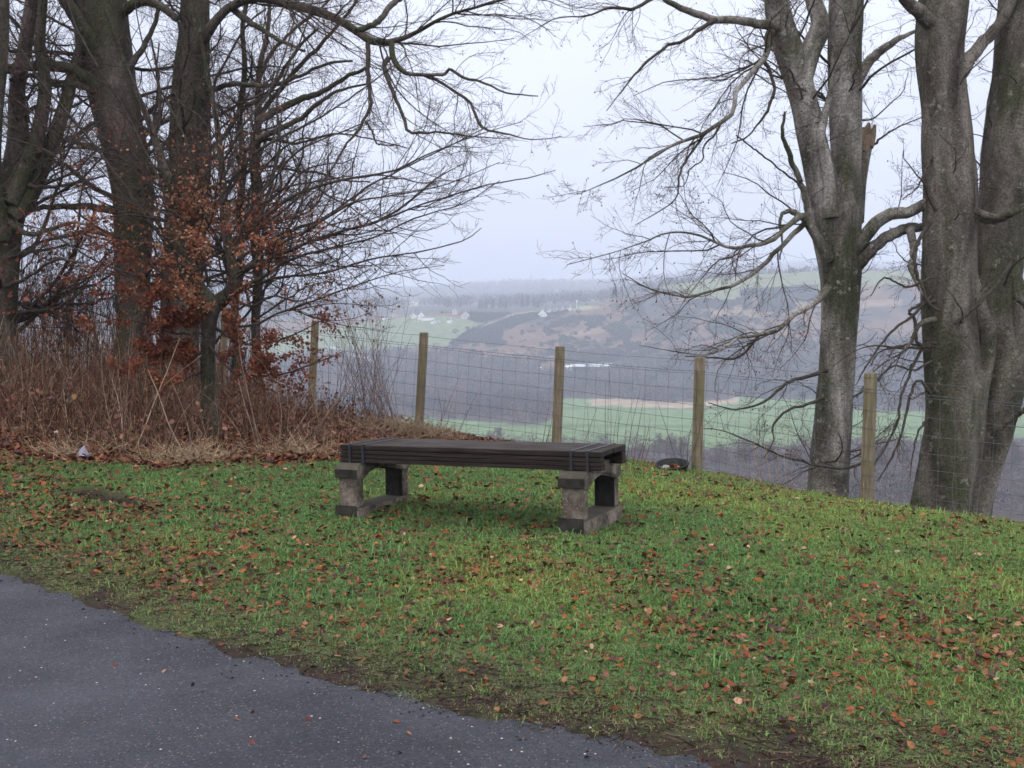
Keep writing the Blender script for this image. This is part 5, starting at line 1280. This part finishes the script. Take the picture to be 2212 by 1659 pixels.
h = r.uniform(.008, .023, n) * (.25 + 1.6 * tuft) * (1 + 1.8 * (r.rand(n) < .03)) * np.clip(.6 + ed * .5, .5, 1)
wd_ = (.0012 + .00022 * Y) * r.uniform(.7, 1.4, n)
az = r.uniform(0, 2 * math.pi, n); ln = r.uniform(.3, 1.6, n); az2 = az + r.normal(0, 1.0, n) + math.pi / 2
sx = np.stack([np.cos(az), np.sin(az), 0 * az], 1) * wd_[:, None]; dr = np.stack([np.cos(az2), np.sin(az2), 0 * az], 1)
base = np.stack([X, Y, Z - .004], 1); up = np.array([0, 0, 1.])
midp = base + up * (h * .6)[:, None] + dr * (h * ln * .25)[:, None]; tip = base + up * (h * (1 - ln * .35))[:, None] + dr * (h * ln * .8)[:, None]
V = np.stack([base - sx, base + sx, midp + sx * .8, midp - sx * .8, tip], 1).reshape(-1, 3); i5 = 5 * np.arange(n)[:, None]
g1 = np.array([.125, .225, .070]); g2 = np.array([.215, .290, .075]); g3 = np.array([.20, .155, .085]); g4 = np.array([.05, .13, .035])
mixf = np.clip((cl - .42) * 2.6 + X * .13, 0, 1)[:, None]; gc = g1 * (1 - mixf) + g2 * mixf
dry = (r.rand(n, 1) < np.clip(.10 + .55 * (.9 - ed[:, None]) + (cl[:, None] - .5) * .3, .04, .7)); gc = np.where(dry, g3 * r.uniform(.6, 1.3, (n, 1)), gc)
gc = gc * r.uniform(.6, 1.45, (n, 1)) * np.array([[1, 1, 1]])
m_grass = col_mat('grass_blade', .7, .2, trans=.25)
o = mesh_np('grass', V, [np.concatenate([i5 + [[0, 1, 2, 3]]]), i5 + [[3, 2, 4]]], np.repeat(gc, 5, 0), m_grass); tag(o, 'short green turf on the verge', 'grass', kind='stuff')
# dry grass tufts along the bank edge
X, Y = bank_points(5000, 141, y1=10.6); r = np.random.RandomState(142)
lm = litter_mask(X, Y); k = (fbm(X * 1.6, Y * 1.6, 2, 143) > .56); X, Y = X[k], Y[k]; n = len(X)
P, Rr = canes(X, Y, r.uniform(.08, .32, n), .9, None, 144, K=5, bend=1.2, r0=.0016); a = Acc(); a.tubes(P, Rr, 3, leaf_cols(n, 145, [(.42, .31, .19), (.30, .21, .13)], (1, 1)))
o = a.build('dry_grass', m_twig, None); tag(o, 'tufts of pale dry grass at the edge of the brambles', 'grass', kind='stuff')
q = P2(872, 945, 11.7); n = 2200; X = q[0] + r.normal(0, .30, n); Y = q[1] + r.normal(0, .2, n)
P, Rr = canes(X, Y, r.uniform(.10, .32, n), .7, None, 146, K=5, bend=1.3, r0=.0018); a = Acc(); a.tubes(P, Rr, 3, leaf_cols(n, 147, [(.34, .25, .16), (.22, .15, .10)], (1, 1)))
root = empty('grass_tussock', (q[0], q[1], float(ground_z(q[0], q[1]))), 'mound of flattened straw-coloured grass at the foot of the second clear post', 'grass tussock'); o = a.build('blades', m_twig, root); o['kind'] = 'stuff'

for (tx_, ty_, tY, tn, ts, tl) in ((405, 985, 8.75, 700, .20, 'pale straw tuft spilling onto the grass below the young beech'), (150, 975, 8.9, 220, .2, 'thin dry grass tuft beside the mauve plastic bag'), (640, 965, 9.3, 300, .2, 'low dry grass tuft at the bramble edge left of the bench')):
    q = P2(tx_, ty_, tY); X = q[0] + r.normal(0, ts, tn); Y = q[1] + r.normal(0, ts * .6, tn)
    P, Rr = canes(X, Y, r.uniform(.08, .30, tn), .9, None, int(tx_), K=5, bend=1.3, r0=.0017); a = Acc(); a.tubes(P, Rr, 3, leaf_cols(tn, int(tx_) + 1, [(.46, .35, .22), (.32, .23, .14)], (1, 1)))
    root = empty('grass_tussock', (q[0], q[1], float(ground_z(q[0], q[1]))), tl, 'grass tussock'); o = a.build('blades', m_twig, root); o['kind'] = 'stuff'
# ------------------------------------------------------------------ fallen leaves
r = np.random.RandomState(150); n = 460000
u = r.uniform(0, 1, n); Y = 2.4 * (13 / 2.4) ** (u ** .75); X = r.uniform(-1, 1, n) * (.72 * Y + 1.6)
fd = fence_dist(X, Y); ed = edge_dist(X, Y); lm = litter_mask(X, Y); cl = fbm(X * 1.2, Y * 1.2, 4, 151); cl2 = fbm(X * 5, Y * 5, 2, 152)
dens = .08 + .34 * np.exp(-((ed - 1.0) / .7) ** 2) * (.4 + 1.2 * smooth01((cl - .4) / .2)) + .35 * smooth01((cl - .48) / .15) * smooth01((cl2 - .4) / .2) + 1.0 * lm + .12 * smooth01((X - .5) / 2) * (ed < 2.2)
dens = dens * 1.2 * smooth01(ed / .7) + .13 * smooth01(ed / .5) + .26 * smooth01((fbm(X * 2.5, Y * 2.5, 3, 157) - .48) / .15) * smooth01(ed / .5)
dens *= (ed > .0) * (fd < .8) * LEAFD * (1 - .85 * ((np.abs((X + 2.8) * .66 + (Y - 7.1) * .75) < .16) & (np.abs((X + 2.8) * .75 - (Y - 7.1) * .66) < .6)))
k = r.uniform(0, 1, n) < np.clip(dens * .66 * (.62 + .35 * smooth01((3.2 - ed) / 1.5)), 0, 1) * np.clip(.35 + .5 * Y / 6, 0, 1.); k |= (ed < 0) & (ed > -.5) & (r.rand(n) < .004)
X, Y, lm, ed = X[k], Y[k], lm[k], ed[k]; n = len(X)
Z = np.maximum(ground_z(X, Y), np.where(ed < .05, road_z(X, Y), -9)) + r.uniform(-.002, .016, n) * (ed > .1) + .003
sz = (.008 + .036 * r.uniform(0, 1, n) ** 1.9) * np.where(lm > .5, 1.4, 1.0) * np.clip(.55 + Y / 10, .8, 1.25)
col = leaf_cols(n, 153, [(.135, .050, .026), (.19, .088, .048), (.085, .042, .032), (.34, .20, .125), (.20, .066, .026), (.05, .03, .024)], (6, 3, 4, .6, 3, 1.6))
V, f, c = leaf_mesh(np.stack([X, Y, Z], 1), r.normal(0, .45, (n, 3)) + [0, 0, 1], sz, col, 154)
a = Acc(); a.add(V, f, c); o = a.build('fallen_leaves', m_leafg, None, False); tag(o, 'brown leaves scattered over the turf', 'leaves', kind='stuff')
print('leaves', n)
# crumbs of soil, twigs and grit along the verge
r = np.random.RandomState(160); n = 16000; X = r.uniform(-4.5, 3.5, n); ed = r.normal(.24, .13, n); Y = edgeY(X) + ed * 1.2
ed = edge_dist(X, Y); Z = np.maximum(ground_z(X, Y), road_z(X, Y))
oc = np.array([[1, 0, 0], [-1, 0, 0], [0, 1, 0], [0, -1, 0], [0, 0, .8], [0, 0, -.8]], float)[None] * r.uniform(.6, 1.3, (n, 6, 1))
s = .0015 + .005 * r.uniform(0, 1, n) ** 2.5
V = (np.stack([X, Y, Z], 1)[:, None] + oc * s[:, None, None]).reshape(-1, 3)
f = np.array([[0, 2, 4], [2, 1, 4], [1, 3, 4], [3, 0, 4], [2, 0, 5], [1, 2, 5], [3, 1, 5], [0, 3, 5]]); f = (f[None] + 6 * np.arange(n)[:, None, None]).reshape(-1, 3)
c = np.repeat(leaf_cols(n, 161, [(.035, .024, .020), (.065, .042, .032), (.016, .012, .011), (.4, .36, .34)], (5, 3, 4, .12)), 6, 0)
a = Acc(); a.add(V, f, c); n = 5000; X = r.uniform(-4.5, 3.5, n); Y = edgeY(X) + r.normal(.3, .2, n); Z = np.maximum(ground_z(X, Y), road_z(X, Y)) + .004
kk = edge_dist(X, Y) > .03; X, Y, Z = X[kk], Y[kk], Z[kk]; n = len(X); th = r.normal(-.5, .8, n); L_ = r.uniform(.01, .05, n)[:, None]; d = np.stack([np.cos(th), np.sin(th), 0 * th], 1) * L_
P = np.stack([X, Y, Z], 1)[:, None] + np.stack([-d, d * .1 + r.normal(0, .004, (n, 3)) * [1, 1, 0], d], 1)
a.tubes(P, np.full((n, 3), .0013), 3, leaf_cols(n, 162, [(.04, .027, .02), (.12, .08, .055)], (4, 1)))
o = a.build('verge_debris', m_twig, None, False); tag(o, 'soil crumbs and twigs along the edge of the road', 'debris', kind='stuff')

# ------------------------------------------------------------------ haze
V, f = box_vf((0, 3000, 100), (11000, 7500, 200))
me = bpy.data.meshes.new('haze'); me.from_pydata([tuple(x) for x in V], [], [tuple(int(i) for i in q) for q in f])
hz = bpy.data.objects.new('haze', me); sc.collection.objects.link(hz); hz['kind'] = 'stuff'
zmin = min(HZ.min(), -62) - 1; zmax = max(HZ.max() + 28, 60)
for vv in me.vertices: vv.co.z = zmin if vv.co.z < 0 else zmax
mh = bpy.data.materials.new('haze_air'); mh.use_nodes = True; nt = mh.node_tree; nt.nodes.clear()
pv = nt.nodes.new('ShaderNodeVolumePrincipled'); ou = nt.nodes.new('ShaderNodeOutputMaterial'); nt.links.new(pv.outputs[0], ou.inputs['Volume'])
pv.inputs['Color'].default_value = (.80, .86, 1, 1); pv.inputs['Density'].default_value = HAZE; pv.inputs['Anisotropy'].default_value = .0
me.materials.append(mh)
